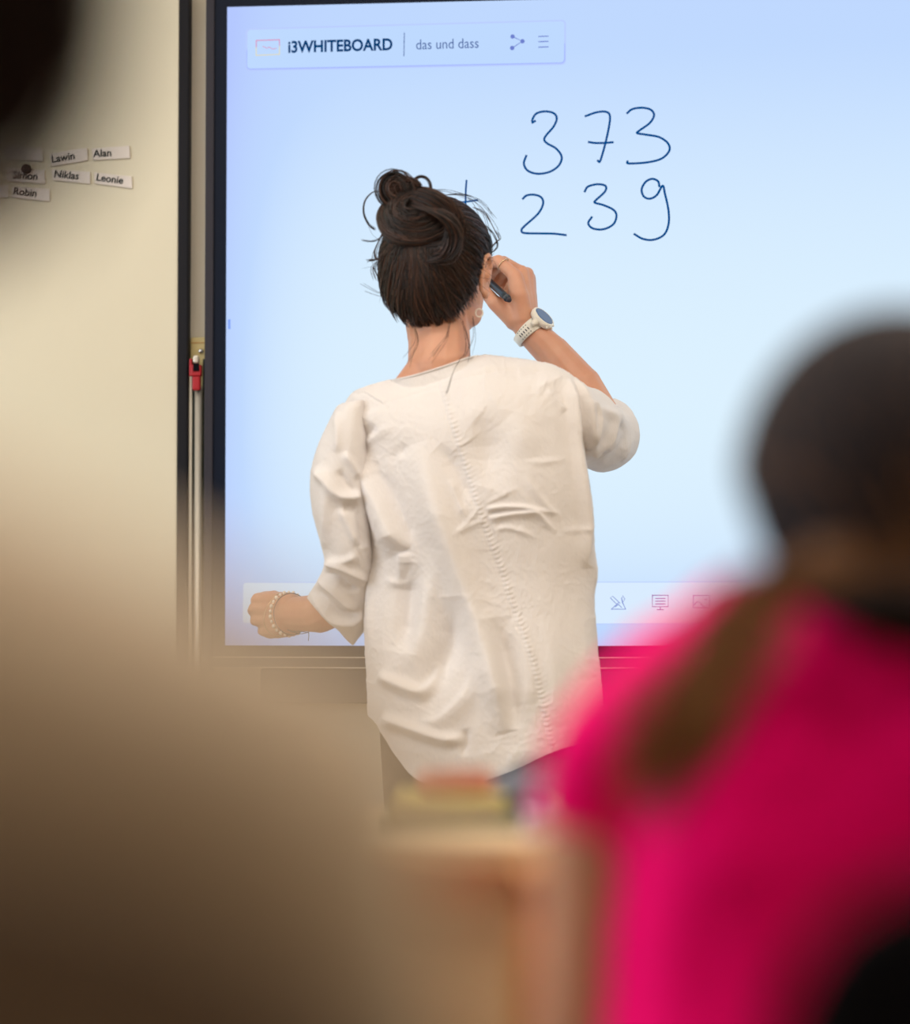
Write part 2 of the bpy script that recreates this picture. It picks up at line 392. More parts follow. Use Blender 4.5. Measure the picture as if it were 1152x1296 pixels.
name_tag([(116, 188), (164, 184.5), (165, 200.5), (118, 203)], 'Alan', (118.5, 199), 0.0175, 'white name tag reading Alan, right end of the upper row')
name_tag([(62, 194), (110, 187), (111.5, 203), (65, 210.5)], 'Lawin', (65.5, 206), 0.0175, 'white name tag tilted upward beside Alan, reading Lawin')
name_tag([(65, 214), (114, 217.5), (114.5, 233), (67, 228)], 'Niklas', (68, 224), 0.0175, 'white name tag reading Niklas, in the middle of the lower row')
name_tag([(119, 218), (167, 223.5), (168, 239), (120.5, 232.5)], 'Leonie', (121.5, 228.5), 0.0175, 'white name tag sloping down at the right, reading Leonie')
name_tag([(15, 235), (63, 239), (63, 255), (15, 249.5)], 'Robin', (16.5, 245.5), 0.0175, 'shaded white name tag low at the left, reading Robin')
name_tag([(8, 212), (56, 215), (57, 232.5), (8, 228.5)], 'Simon', (16, 225), 0.0175, 'white name tag under a dark round magnet, just above Robin')
name_tag([(6, 184), (53, 187), (54, 204), (6, 201)], '', (0, 0), 0.017, 'blank white name tag in the shade, topmost at the left')
name_tag([(-38, 231), (10, 234), (10.5, 250), (-38, 246)], '', (0, 0), 0.017, 'white name tag half out of frame at the far left')
a, z = BP(34, 214, DW)
t = wallthing('magnet', label='small dark round magnet on the tag above Robin', cat='magnet')
bm = bmesh.new()
for (r, y0, y1) in ((0.0085, 0.0045, 0.009), (0.0068, 0.009, 0.013)):
    tube(bm, [(a, -DW-y0, z), (a, -DW-y0-0.0004, z), (a, -DW-y1+0.0006, z), (a, -DW-y1, z)], [r*0.95, r, r, r*0.93], 20)
obj('knob', bm, M['darkmagnet'], t)

# ---------------------------------------------------------------- what shows between the two boards
DG = -0.026
def gap(px, py): return BP(px, py, DG)
t = wallthing('lift_rail', label='tall aluminium lift rail with yellowed top plate behind the boards', cat='rail')
a0, ztop = gap(232, 427); a1, _ = gap(275, 427); _, zb = gap(240, 456)
bm = bmesh.new(); WB(bm, aE+0.0005, a1, DG-0.008, DG+0.0, 0.0, ztop, 0.002); obj('backing_plate', bm, M['yellowboard'], t)
bm = bmesh.new(); z0 = gap(240, 434)[1]; WB(bm, a0+0.001, a1-0.001, DG, DG+0.001, z0-0.0006, z0+0.0006); obj('seam', bm, M['beech'], t)
_, zr = gap(243, 455)
bm = bmesh.new(); x0 = max(gap(239.6, 600)[0], aE+0.0008); x1 = gap(244.5, 600)[0]; WB(bm, x0, x1, DG+0.001, DG+0.012, 0.0, zr, 0.001); obj('left_profile', bm, M['alu'], t)
bm = bmesh.new(); x0 = gap(244.5, 600)[0]; x1 = gap(248.5, 600)[0]; WB(bm, x0, x1, DG+0.001, DG+0.008, 0.0, zr, 0.0005); obj('slot', bm, M['dkgreen'], t)
bm = bmesh.new(); x0 = gap(252.6, 600)[0]; tube(bm, [(x0, -DG-0.012, 0.0), (x0, -DG-0.012, gap(250, 490)[1])], 0.0062, 16); obj('tube', bm, M['alu'], t, smooth=True)
bm = bmesh.new(); x0 = gap(257.2, 600)[0]; x1 = gap(262, 600)[0]; WB(bm, x0, x1, DG+0.001, DG+0.008, 0.0, zr, 0.0005); obj('slot', bm, M['dkgreen'], t)
bm = bmesh.new(); x0, z0 = gap(254.5, 444.5)
tube(bm, [(x0, -DG+0.0, z0), (x0, -DG-0.003, z0), (x0, -DG-0.005, z0)], [0.0042, 0.0042, 0.003], 16); sc = obj('screw', bm, M['chrome'], t, smooth=True)
t = wallthing('clamp', label='red plastic clamp with grey pin on the rail between the boards', cat='clamp')
bm = bmesh.new()
x0, z1 = gap(246, 463); x1, z0 = gap(259, 478); WB(bm, x0, x1, DG+0.019, DG+0.032, z0, z1-0.001, 0.002)
x0, _ = gap(247.5, 463); x1, z0b = gap(257.5, 496); WB(bm, x0, x1, DG+0.0195, DG+0.030, z0b, z0+0.001, 0.003)
x0, zt = gap(243.5, 456); x1, z0 = gap(247, 478); WB(bm, x0, x1, DG+0.019, DG+0.028, z0, zt, 0.0015)
obj('jaw', bm, M['redplastic'], t)
bm = bmesh.new(); x0, z1 = gap(249, 452); x1, z0 = gap(256, 462); WB(bm, x0, x1, DG+0.020, DG+0.034, z0, z1, 0.003); obj('pin_head', bm, M['alu'], t)
bm = bmesh.new(); x0, z1 = gap(249.5, 462.5); x1, z0 = gap(257, 472); WB(bm, x0, x1, DG+0.0322, DG+0.035, z0, z1, 0.001); obj('pin_slot', bm, M['blackplastic'], t)

# ---------------------------------------------------------------- interactive display
W_S = 1.896
_, Z0 = BP(283, 817.5); _, Z1 = BP(288, 9)
disp = wallthing('interactive_display', label='large wall-hung interactive display, light blue whiteboard screen with handwritten sum', cat='display')
# lit panel: edge vignetting painted into its emission colour, bright centre to cooler rim
sm = bpy.data.materials.new('lit_screen'); sm.use_nodes = True; nt = sm.node_tree; nt.nodes.clear()
tc = nt.nodes.new('ShaderNodeTexCoord'); sep = nt.nodes.new('ShaderNodeSeparateXYZ'); nt.links.new(tc.outputs['Object'], sep.inputs[0])
def mth(op, a, b=None, c=None):
    n = nt.nodes.new('ShaderNodeMath'); n.operation = op
    for k, v in enumerate((a, b, c)):
        if v is None: continue
        if isinstance(v, (int, float)): n.inputs[k].default_value = v
        else: nt.links.new(v, n.inputs[k])
    return n.outputs[0]
ex = mth('MINIMUM', sep.outputs['X'], mth('SUBTRACT', W_S, sep.outputs['X']))
ez1 = mth('SUBTRACT', Z1, sep.outputs['Z']); ez0 = mth('SUBTRACT', sep.outputs['Z'], Z0)
def edge(v, d0, p):
    return mth('POWER', 2.718, mth('MULTIPLY', mth('POWER', mth('DIVIDE', v, d0), p), -1.0))
es = mth('ADD', mth('ADD', mth('MULTIPLY', edge(ex, 0.07, 1.0), 0.6), mth('MULTIPLY', edge(ez1, 0.34, 1.6), 0.50)), mth('MULTIPLY', edge(ez0, 0.11, 1.0), 0.65))
rp = nt.nodes.new('ShaderNodeValToRGB'); e = rp.color_ramp.elements
e[0].position = 0.0; e[0].color = (0.74, 0.90, 1.0, 1)
e[1].position = 1.0; e[1].color = (0.46, 0.58, 1.0, 1)
k = e.new(0.45); k.color = (0.53, 0.70, 1.0, 1)
nt.links.new(es, rp.inputs[0]); em = nt.nodes.new('ShaderNodeEmission'); nt.links.new(rp.outputs[0], em.inputs[0]); em.inputs[1].default_value = 1.0
om = nt.nodes.new('ShaderNodeOutputMaterial'); nt.links.new(em.outputs[0], om.inputs[0])
bm = bmesh.new(); WB(bm, 0, W_S, -0.006, 0, Z0, Z1); obj('screen', bm, sm, disp)
bw = 0.0205; fwid = 0.0145
bm = bmesh.new()
WB(bm, -bw, 0, -0.006, 0.005, Z0-bw*0.9, Z1+bw); WB(bm, W_S, W_S+bw, -0.006, 0.005, Z0-bw*0.9, Z1+bw)
WB(bm, 0, W_S, -0.006, 0.005, Z1, Z1+bw); WB(bm, 0, W_S, -0.006, 0.005, Z0-bw*0.9, Z0)
obj('bezel', bm, M['bezel'], disp)
bm = bmesh.new()
WB(bm, -bw-fwid, -bw, -0.014, 0.009, Z0-0.045, Z1+bw+fwid, 0.002); WB(bm, W_S+bw, W_S+bw+fwid, -0.014, 0.009, Z0-0.045, Z1+bw+fwid, 0.002)
WB(bm, -bw, W_S+bw, -0.014, 0.009, Z1+bw, Z1+bw+fwid, 0.002)
WB(bm, -bw, W_S+bw, -0.014, 0.009, Z0-0.037, Z0-bw*0.9, 0.002)
obj('frame', bm, M['greyframe'], disp)
bm = bmesh.new(); WB(bm, 0.03, W_S-0.03, -0.034, -0.006, Z0-bw, Z1+bw); obj('back_shell', bm, M['blackframe'], disp)
bm = bmesh.new(); WB(bm, -bw, W_S+bw, 0.009, 0.0115, Z0-0.0205, Z0-0.0185); WB(bm, -bw, W_S+bw, 0.009, 0.0115, Z0-0.0375, Z0-0.0355); obj('trim_line', bm, M['alu'], disp)
bm = bmesh.new(); WB(bm, 0.06, W_S-0.06, -0.033, 0.004, Z0-0.096, Z0-0.038, 0.004); obj('speaker_bar', bm, M['greyframe'], disp)
# what the screen shows
ic_blue = emis('icon_violet_blue', (0.16, 0.22, 0.62), 1.0); navy = emis('navy_lettering', (0.0, 0.045, 0.16), 1.0); slate = emis('slate_lettering', (0.08, 0.14, 0.36), 1.0)
card = emis('card_light', (0.52, 0.70, 1.0), 1.0); cardlow = emis('card_pale', (0.70, 0.84, 1.0), 1.0); shade = emis('card_border', (0.40, 0.50, 1.0), 1.0)
rimc = emis('card_rim', (0.50, 0.62, 1.0), 1.0)
pinkic = emis('icon_pink', (0.75, 0.22, 0.42), 1.0); yel = emis('icon_yellow', (0.80, 0.72, 0.42), 1.0); ink = emis('digital_ink', (0.0, 0.07, 0.26), 1.0)
def quad_part(name, corners, m, parent, d0, d1, rad=0.0):
    c = [BP(x, y) for x, y in corners]      # TL TR BR BL
    bm = bmesh.new()
    pts = []
    for k in range(4):
        p = Vector((c[k][0], c[k][1])); a = Vector(c[k-1])-p; b = Vector(c[(k+1) % 4])-p
        if rad:
            a = p+a.normalized()*rad; b = p+b.normalized()*rad
            for s in range(5):
                tt = s/4; pts.append(a*(1-tt)**2+p*2*tt*(1-tt)+b*tt*tt)
        else: pts.append(p)
    f = [bm.verts.new((p.x, -d1, p.y)) for p in pts]; g = [bm.verts.new((p.x, -d0, p.y)) for p in pts]
    bm.faces.new(f); bm.faces.new(g[::-1])
    n = len(f)
    for k in range(n): bm.faces.new((f[k], g[k], g[(k+1) % n], f[(k+1) % n]))
    return obj(name, bm, m, parent)
def stroke_mesh(bm, pts, w, d=0.0016, smooth=True):
    """flat ribbon on the glass along a path given in photograph points"""
    q = [Vector((*BP(x, y), 0)) for x, y in pts]
    q = smooth_path(q, 7) if (smooth and len(q) > 2) else q
    L = []; R = []
    for i, p in enumerate(q):
        t = (q[min(i+1, len(q)-1)]-q[max(i-1, 0)]).normalized(); n = Vector((-t.y, t.x, 0))*w/2
        if i == 0: p = p-t*w*0.4
        if i == len(q)-1: p = p+t*w*0.4
        L.append(bm.verts.new((p.x+n.x, -d, p.y+n.y))); R.append(bm.verts.new((p.x-n.x, -d, p.y-n.y)))
    for i in range(len(q)-1): bm.faces.new((L[i], L[i+1], R[i+1], R[i]))
def strokes(name, lines, w, m, parent, d=0.0016, smooth=True):
    bm = bmesh.new()
    for l in lines: stroke_mesh(bm, l, w, d, smooth)
    return obj(name, bm, m, parent)
def txt(name, body, px, py, h_px, w_px, m, parent, ang, bold=0.0, d=0.0016):
    me, bb = text_mesh(body, 1.0, bold, 0.0)
    a0, z0 = BP(px, py); a1, _ = BP(px+w_px, py); _, z1 = BP(px, py-h_px)
    sx = (a1-a0)/(bb[1]-bb[0]); sy = (z1-z0)/(bb[3]-bb[2])
    for v in me.vertices: v.co = Vector(((v.co.x-bb[0])*sx, (v.co.y-bb[2])*sy, 0))
    o = link(name, me, m, parent, smooth=False)
    o.location = (a0, -d, z0); o.rotation_euler = (math.pi/2, -ang, 0)
    return o
# title bar card: its edge shadow, then its face
tb = quad_part('title_bar', [(313.5, 38), (714.5, 27), (714, 79), (313, 87)], card, disp, 0.0002, 0.001, 0.006)
quad_part('title_bar_shadow', [(311, 36), (716.5, 25), (716.5, 82), (311, 90)], rimc, tb, 0.0001, 0.0006, 0.008)
quad_part('title_bar_shadow', [(312, 60), (715.5, 52), (715.5, 80.4), (312, 88.6)], shade, tb, 0.0001, 0.0008, 0.008)
ANG = math.radians(0.25)
txt('title_text', 'i3WHITEBOARD', 365, 67.5, 15.5, 132, navy, tb, ANG, 0.028)
txt('subtitle_text', 'das und dass', 527, 63, 12.5, 79, slate, tb, ANG, 0.0)
strokes('divider', [[(512, 42), (511.5, 71)]], 0.0014, slate, tb, smooth=False)
strokes('logo_frame', [[(325, 51.5), (354, 50.5)], [(324.7, 51.5), (324.7, 60)], [(354, 50.5), (354, 58)]], 0.0014, pinkic, tb, smooth=False)
strokes('logo_frame', [[(324.5, 60), (324.5, 70.5)], [(324.5, 70.3), (354, 69)], [(354, 58), (354, 69)]], 0.0014, yel, tb, smooth=False)
strokes('logo_squiggle', [[(333, 59), (338, 61), (341, 60), (345, 62), (350, 61.5)]], 0.001, pinkic, tb)
bm = bmesh.new()
for x, y in ((649, 46.5), (661.5, 52.5), (648.5, 61)):
    a, z = BP(x, y); r = 0.0037; c = [bm.verts.new((a+r*math.cos(k*math.pi/8), -0.0017, z+r*math.sin(k*math.pi/8))) for k in range(16)]; bm.faces.new(c)
stroke_mesh(bm, [(649, 46.5), (661.5, 52.5), (648.5, 61)], 0.0016, smooth=False)
obj('share_icon', bm, ic_blue, tb)
strokes('menu_icon', [[(682, 46.5), (694, 46)], [(682, 53), (694, 52.6)], [(682, 60), (694, 59.5)]], 0.0017, ic_blue, tb, smooth=False)
strokes('scroll_handle', [[(290.4, 405.5), (290.4, 415.5)]], 0.0042, emis('handle_blue', (0.25, 0.40, 0.95)), disp, smooth=False)
lb = quad_part('tool_bar', [(308, 738), (1000, 737), (1000, 789), (307.5, 789)], cardlow, disp, 0.0002, 0.001, 0.006)
quad_part('tool_bar_shadow', [(306.5, 736.8), (1001, 735.8), (1001, 791), (306.3, 791)], emis('card_rim_low', (0.52, 0.66, 1.0)), lb, 0.0001, 0.0007, 0.007)
strokes('drawing_tools_icon', [[(774, 771), (792.5, 771), (788, 763), (787, 757)], [(774, 771), (783, 763)], [(773, 757), (775.5, 754.5), (785, 763.5), (782, 766), (773, 757)],
        [(787, 758), (788.5, 754), (791, 758), (789, 762), (787, 758)], [(788, 762), (792, 771)], [(779, 768), (783, 765), (787, 769)]], 0.0011, ic_blue, lb, smooth=False)
strokes('monitor_icon', [[(826, 753.5), (846, 753.5), (846, 768), (826, 768), (826, 753)], [(830, 757.5), (842, 757.5)], [(830, 761), (842, 761)], [(830, 764.5), (842, 764.5)],
        [(836, 768), (836, 771.5)], [(832, 771.8), (840, 771.8)]], 0.0014, emis('icon_mauve', (0.30, 0.14, 0.40)), lb, smooth=False)
strokes('picture_icon', [[(878, 754), (898.5, 754), (898.5, 769.5), (878, 769.5), (878, 753.5)], [(879, 766), (883.5, 761), (887, 764), (892, 769)], [(892, 759), (895, 759)]], 0.0012, emis('icon_lilac', (0.36, 0.20, 0.52)), lb, smooth=False)
# handwriting  (zoom of 560..900 x 110..330, scale 3.388)
def Z(l): return [(560+x/3.388, 110+y/3.388) for x, y in l]
HW = 0.0036
D = [
 ('handwritten_three', [Z([(389, 152), (386, 142), (402, 116), (437, 106), (475, 112), (491, 134), (478, 170), (448, 205), (437, 226), (450, 243), (488, 265), (512, 300), (500, 337), (462, 364), (410, 373), (367, 360), (350, 330), (360, 296)]), Z([(386, 154), (398, 147)])]),
 ('handwritten_seven', [Z([(614, 126), (660, 110), (700, 107), (718, 122), (716, 165), (700, 240), (684, 298), (675, 322), (667, 317)]), Z([(628, 237), (655, 241), (695, 241), (731, 238)])]),
 ('handwritten_three', [Z([(793, 113), (815, 96), (855, 90), (893, 98), (908, 122), (890, 155), (845, 188), (836, 199), (870, 205), (930, 216), (968, 243), (973, 275), (940, 308), (880, 324), (800, 329), (794, 320)])]),
 ('handwritten_two', [Z([(346, 480), (362, 466), (395, 463), (425, 475), (432, 503), (410, 545), (352, 598), (340, 615), (352, 627), (420, 629), (480, 630), (530, 636)])]),
 ('handwritten_three', [Z([(611, 449), (625, 428), (665, 418), (700, 425), (697, 450), (660, 485), (654, 497), (690, 507), (733, 527), (747, 553), (733, 590), (690, 611), (645, 607), (626, 585), (641, 559)])]),
 ('handwritten_nine', [Z([(931, 427), (925, 405), (900, 395), (872, 408), (855, 440), (864, 470), (890, 480), (920, 464), (945, 424), (955, 460), (970, 530), (970, 590), (950, 635), (905, 656), (860, 652), (824, 632)])]),
 ('handwritten_plus', [Z([(104, 402), (101, 445), (99, 535)]), Z([(72, 497), (96, 494), (150, 486)])]),
]
for nme, ls in D: strokes(nme, ls, HW*(0.85 if nme.endswith('plus') else 1), ink, disp, 0.0014)

# ---------------------------------------------------------------- people: shared builders
class Head:
    def __init__(s, c, yaw, pitch=0.0, roll=0.0, k=1.0):
        s.c = Vector(c); s.R = Euler((pitch, roll, yaw), 'XYZ').to_matrix(); s.k = k
    def __call__(s, x, y, z): return s.c+s.R @ (Vector((x, y, z))*s.k)
    def shapes(s, bm):
        def e(c, r, rot=None): ell(bm, s(*c), tuple(q*s.k for q in r), s.R if rot is None else s.R @ rot)
        e((0, -0.004, 0.022), (0.073, 0.091, 0.086)); e((0, 0.028, -0.035), (0.060, 0.062, 0.068))
        e((0, 0.060, -0.083), (0.024, 0.022, 0.018)); e((0, 0.072, 0.028), (0.050, 0.020, 0.014))
        for sx in (-1, 1):
            e((sx*0.036, 0.060, -0.018), (0.022, 0.024, 0.026)); e((sx*0.045, 0.015, -0.062), (0.016, 0.040, 0.022))
            Re = Euler((0.12, 0, -sx*0.45)).to_matrix()
            capsule(bm, s(sx*0.070, 0.000, -0.005), s(sx*0.078, -0.006, -0.005), 0.012*s.k, 0.012*s.k)
            ring = [s(sx*(0.081+0.004*math.cos(a)), -0.008+0.0165*math.sin(a), -0.004+0.029*math.cos(a)*(1 if math.cos(a) > 0 else 0.95)) for a in [k*2*math.pi/12 for k in range(12)]]
            for i in range(12): capsule(bm, ring[i], ring[(i+1) % 12], 0.0042*s.k, 0.0042*s.k, 8)
            e((sx*0.078, -0.006, -0.006), (0.005, 0.014, 0.024)); e((sx*0.079, -0.002, -0.033), (0.006, 0.008, 0.009))
            capsule(bm, s(sx*0.018, 0.086, 0.020), s(sx*0.045, 0.074, 0.018), 0.006*s.k, 0.005*s.k, 8)
            e((sx*0.011, 0.096, -0.026), (0.008, 0.009, 0.007))
        capsule(bm, s(0, 0.088, 0.014), s(0, 0.108, -0.022), 0.007*s.k, 0.010*s.k, 10)
        capsule(bm, s(-0.016, 0.083, -0.050), s(0.016, 0.083, -0.050), 0.007*s.k, 0.007*s.k, 8)
        capsule(bm, s(-0.013, 0.082, -0.060), s(0.013, 0.082, -0.060), 0.0075*s.k, 0.0075*s.k, 8)
    def eyes(s, root):
        for sx in (-1, 1):
            bm = bmesh.new(); ell(bm, s(sx*0.031, 0.077, 0.004), (0.0125*s.k,)*3, s.R); o = world_child(obj('eye', bm, M['eye'], None, True), root)
            bm = bmesh.new(); ell(bm, s(sx*0.031, 0.0868, 0.004), (0.0055*s.k, 0.003*s.k, 0.0055*s.k), s.R); world_child(obj('iris', bm, M['iris'], None, True), root).parent = o
        bm = bmesh.new(); tube(bm, [s(x, 0.0885-abs(x)*0.22, -0.0548) for x in (-0.018, -0.006, 0.006, 0.018)], 0.0018*s.k, 6); world_child(obj('mouth', bm, M['red'], None, True), root)
        for sx in (-1, 1):
            bm = bmesh.new(); tube(bm, [s(sx*x, 0.0955-(x-0.018)*0.45, z) for x, z in ((0.018, 0.030), (0.030, 0.035), (0.046, 0.030))], [0.0026*s.k, 0.003*s.k, 0.0015*s.k], 6); world_child(obj('eyebrow', bm, M['haircap'], None, True), root)
    # hair volume
    A = (0.0835, 0.102, 0.108)
    def rad(s, d, grow=0.0):
        a, b, c = s.A; h = math.hypot(d[0]/a, (d[1]+0.0)/b); cz = c if d[2] > 0 else 0.104
        p = 2.0 if d[2] > 0 else 2.7
        return (h**p+(abs(d[2])/cz)**p)**(-1/p)+grow
    def on(s, d, grow=0.0):
        d = Vector(d).normalized(); r = s.rad(d, grow); return s(d.x*r, d.y*r-0.002, d.z*r+0.004)
    def line(s, az):
        """hairline elevation for azimuth measured from the back of the head"""
        a = abs(az); pts = ((0, -53), (25, -52), (50, -47), (68, -30), (82, -6), (95, 10), (130, 22), (180, 38)) if az > 0 else ((0, -53), (25, -49), (50, -36), (75, -14), (95, 8), (130, 22), (180, 38))
        for (a0, e0), (a1, e1) in zip(pts, pts[1:]):
            if a <= math.radians(a1): return math.radians(e0+(e1-e0)*(a-math.radians(a0))/math.radians(a1-a0))
        return math.radians(38)
    def dir(s, az, el): return Vector((math.sin(az)*math.cos(el), -math.cos(az)*math.cos(el), math.sin(el)))
    def cap(s, name, m, parent, grow=0.0, extra=0.0):
        n = 72; rows = 30; top = []; G = []
        for j in range(rows+1):
            row = []
            for i in range(n):
                az = -math.pi+2*math.pi*i/n; e0 = s.line(az)-extra; el = e0+(math.pi/2-e0)*(j/rows)
                g = grow-0.010*(1-min(1, j/2.5))
                row.append(s.on(s.dir(az, el), g))
            G.append(row)
        me = grid_mesh(name, np.array([[list(p) for p in r] for r in G]), True)
        return world_child(link(name, me, m), parent)

def chair(name, x, y, rz, label, back_m, seat_m, back_top, seat_z=0.40, w=0.38, back_h=0.17, group=None, tube_m=None):
    tube_m = tube_m or M['steel']
    t = empty(name, (x, y, 0), rz, label=label, cat='chair', group=group)
    # seat
    n = 14; G = []
    for j in range(n+1):
        v = j/n; row = []
        for i in range(n+1):
            u = i/n*2-1; sx = w/2*(1-0.10*(1-v)); q = 0.012*(u*u)-0.015*max(0, v-0.8)*5*0.4
            row.append((u*sx, -0.19+0.38*v, seat_z-0.012+q))
        G.append(row)
    me = grid_mesh('seat', np.array(G)); o = link('seat', me, seat_m, t); md = o.modifiers.new('s', 'SOLIDIFY'); md.thickness = 0.012
    G = []
    for j in range(n+1):
        v = j/n; row = []
        for i in range(2*n+1):
            u = i/n-1; rr = 1-0.55*max(0, abs(v*2-1)-0.55)**2*4*0.25
            z = back_top-back_h+back_h*v; zz = z-0.03*max(0, abs(u)-0.6)**2*6*(1 if v > 0.5 else -1)*abs(v*2-1)
            row.append((u*w/2*rr, -0.205+0.03*(u*u)-0.02*v, zz))
        G.append(row)
    me = grid_mesh('backrest', np.array(G)); o = link('backrest', me, back_m, t); md = o.modifiers.new('s', 'SOLIDIFY'); md.thickness = 0.014
    for sx in (-1, 1):
        bm = bmesh.new(); tube(bm, smooth_path([(sx*(w/2-0.02), 0.17, 0.0), (sx*(w/2-0.035), 0.14, seat_z-0.03), (sx*(w/2-0.04), 0.10, seat_z-0.018)], 4), 0.011, 10); obj('leg', bm, tube_m, t, True)
        bm = bmesh.new(); tube(bm, smooth_path([(sx*(w/2-0.02), -0.24, 0.0), (sx*(w/2-0.03), -0.185, seat_z-0.02), (sx*(w/2-0.04), -0.200, back_top-back_h*0.3)], 6), 0.011, 10); obj('leg', bm, tube_m, t, True)
        bm = bmesh.new(); tube(bm, [(sx*(w/2-0.04), 0.13, seat_z-0.03), (sx*(w/2-0.035), -0.18, seat_z-0.03)], 0.010, 10); obj('side_rail', bm, tube_m, t, True)
    return t

# ---------------------------------------------------------------- the teacher
wo = empty('person', (P(600, 817, 4.30).x, 4.30, 0), label='standing person in a loose white shirt with a dark hair bun, writing on the screen', cat='person')
YC = 4.30
hd = Head(P(555, 345, 4.345), -math.radians(22), 0.05, math.radians(2))
hd.A = (0.0800, 0.100, 0.103)
bm = bmesh.new(); hd.shapes(bm)
neck = P(556, 478, 4.315); chest = P(590, 560, 4.315)
chain(bm, [hd(0, -0.015, -0.04), P(556, 430, 4.325), P(556, 465, 4.31), neck, P(566, 545, 4.31)], [0.052, 0.048, 0.049, 0.052, 0.055])
# trapezius, shoulders, chest and trunk
chain(bm, [P(553, 462, 4.305), P(505, 512, 4.305), P(452, 555, 4.305)], [0.040, 0.028, 0.026])
chain(bm, [P(560, 470, 4.305), P(630, 505, 4.305), P(700, 522, 4.31)], [0.042, 0.028, 0.028])
for (x, y, rx, ry, rz_) in ((585, 600, 0.135, 0.078, 0.12), (596, 690, 0.118, 0.070, 0.10), (605, 790, 0.135, 0.078, 0.11), (612, 870, 0.155, 0.088, 0.10)):
    ell(bm, P(x, y, 4.31), (rx*0.92, ry*0.9, rz_))
# legs and feet
for sx, xk in ((-1, 555), (1, 668)):
    hip = P(xk+5*sx, 880, 4.31); kn = Vector((hip.x, 4.33, 0.46)); an = Vector((hip.x+0.01*sx, 4.29, 0.085))
    chain(bm, [hip, kn, an], [0.078, 0.052, 0.036]); chain(bm, [an+Vector((0, -0.01, -0.045)), an+Vector((0.01*sx, 0.15, -0.055))], [0.032, 0.026])
# right arm: upper arm forward and out, forearm up and back to the left
shR = P(704, 524, 4.32); elR = P(768, 548, 4.535); wrR = P(664, 408, 4.575)
chain(bm, [shR, elR], [0.034, 0.036]); chain(bm, [elR, P(735, 490, 4.55), P(700, 447, 4.565), P(672, 420, 4.572), wrR], [0.038, 0.036, 0.029, 0.0245, 0.0235])
mcpR = [(652, 350, 4.570), (660, 345, 4.588), (667, 347, 4.602), (670, 352, 4.616)]
for (x, y, d), r in zip(mcpR, (0.0145, 0.0145, 0.014, 0.013)):
    k = (x-661)*0.35
    chain(bm, [P(664+k, 402, 4.578+(d-4.59)*0.5), P(664+(x-664)*0.6, 375, 4.58+(d-4.59)*0.8), P(x, y, d)], [0.0195, 0.0165, r*0.86])
chain(bm, [P(652, 404, 4.575), P(638, 388, 4.580)], [0.019, 0.0165])
capsule(bm, P(637, 388, 4.598), P(650, 362, 4.602), 0.013, 0.013)
fingR = [
 [(652, 349, 4.570), (631, 330, 4.580), (620, 333, 4.600), (611, 343, 4.618)],
 [(660, 345, 4.588), (637, 331, 4.608), (624, 343, 4.626), (616, 354, 4.634)],
 [(667, 347, 4.602), (645, 336, 4.628), (633, 350, 4.640), (627, 361, 4.640)],
 [(670, 352, 4.616), (655, 345, 4.640), (644, 357, 4.648), (638, 366, 4.642)]]
for f, r in zip(fingR, (0.0098, 0.0096, 0.0092, 0.0082)):
    chain(bm, [P(*q) for q in f], [r*1.15, r*1.04, r*0.92, r*0.80], 12)
chain(bm, [P(648, 402, 4.572), P(626, 383, 4.572), P(616, 371, 4.590), P(611, 360, 4.606)], [0.0165, 0.0125, 0.0105, 0.0085], 12)
# left arm: hangs, bent at the elbow, the fist forward at the edge of the screen
shL = P(450, 560, 4.30); elL = P(440, 758, 4.350); wrL = P(369, 777, 4.48)
chain(bm, [shL, elL], [0.034, 0.033]); chain(bm, [elL, P(405, 776, 4.415), wrL], [0.033, 0.031, 0.0265])
mc = [(326, 758, 4.545), (322, 770, 4.55), (325, 785, 4.55), (334, 799, 4.545)]
for (x, y, d), r in zip(mc, (0.0125, 0.0125, 0.012, 0.011)):
    chain(bm, [P(366, 777+(y-777)*0.55, 4.485), P((x+362)/2+2, 777+(y-777)*0.9, 4.515), P(x, y, d)], [0.0225, 0.0145, r*0.8])
fgL = [[(326, 758, 4.545), (324, 760, 4.585), (345, 766, 4.592), (352, 769, 4.575)],
       [(322, 770, 4.55), (320, 773, 4.592), (343, 776, 4.598), (351, 778, 4.58)],
       [(325, 785, 4.55), (323, 786, 4.59), (345, 787, 4.596), (352, 787, 4.58)],
       [(334, 799, 4.545), (332, 799, 4.58), (348, 797, 4.588), (354, 796, 4.572)]]
for f, r in zip(fgL, (0.0092, 0.0092, 0.0088, 0.008)): chain(bm, [P(*q) for q in f], [r*1.05, r, r*0.95, r*0.85], 12)
chain(bm, [P(362, 768, 4.49), P(347, 758, 4.52), P(335, 757, 4.55), P(326, 760, 4.575)], [0.018, 0.014, 0.0115, 0.0095], 12)
capsule(bm, P(358, 792, 4.50), P(342, 797, 4.535), 0.018, 0.015)
me = remesh(bm, 0.0025, 3, 'body'); world_child(link('body', me, M['skin']), wo)
hd.eyes(wo)

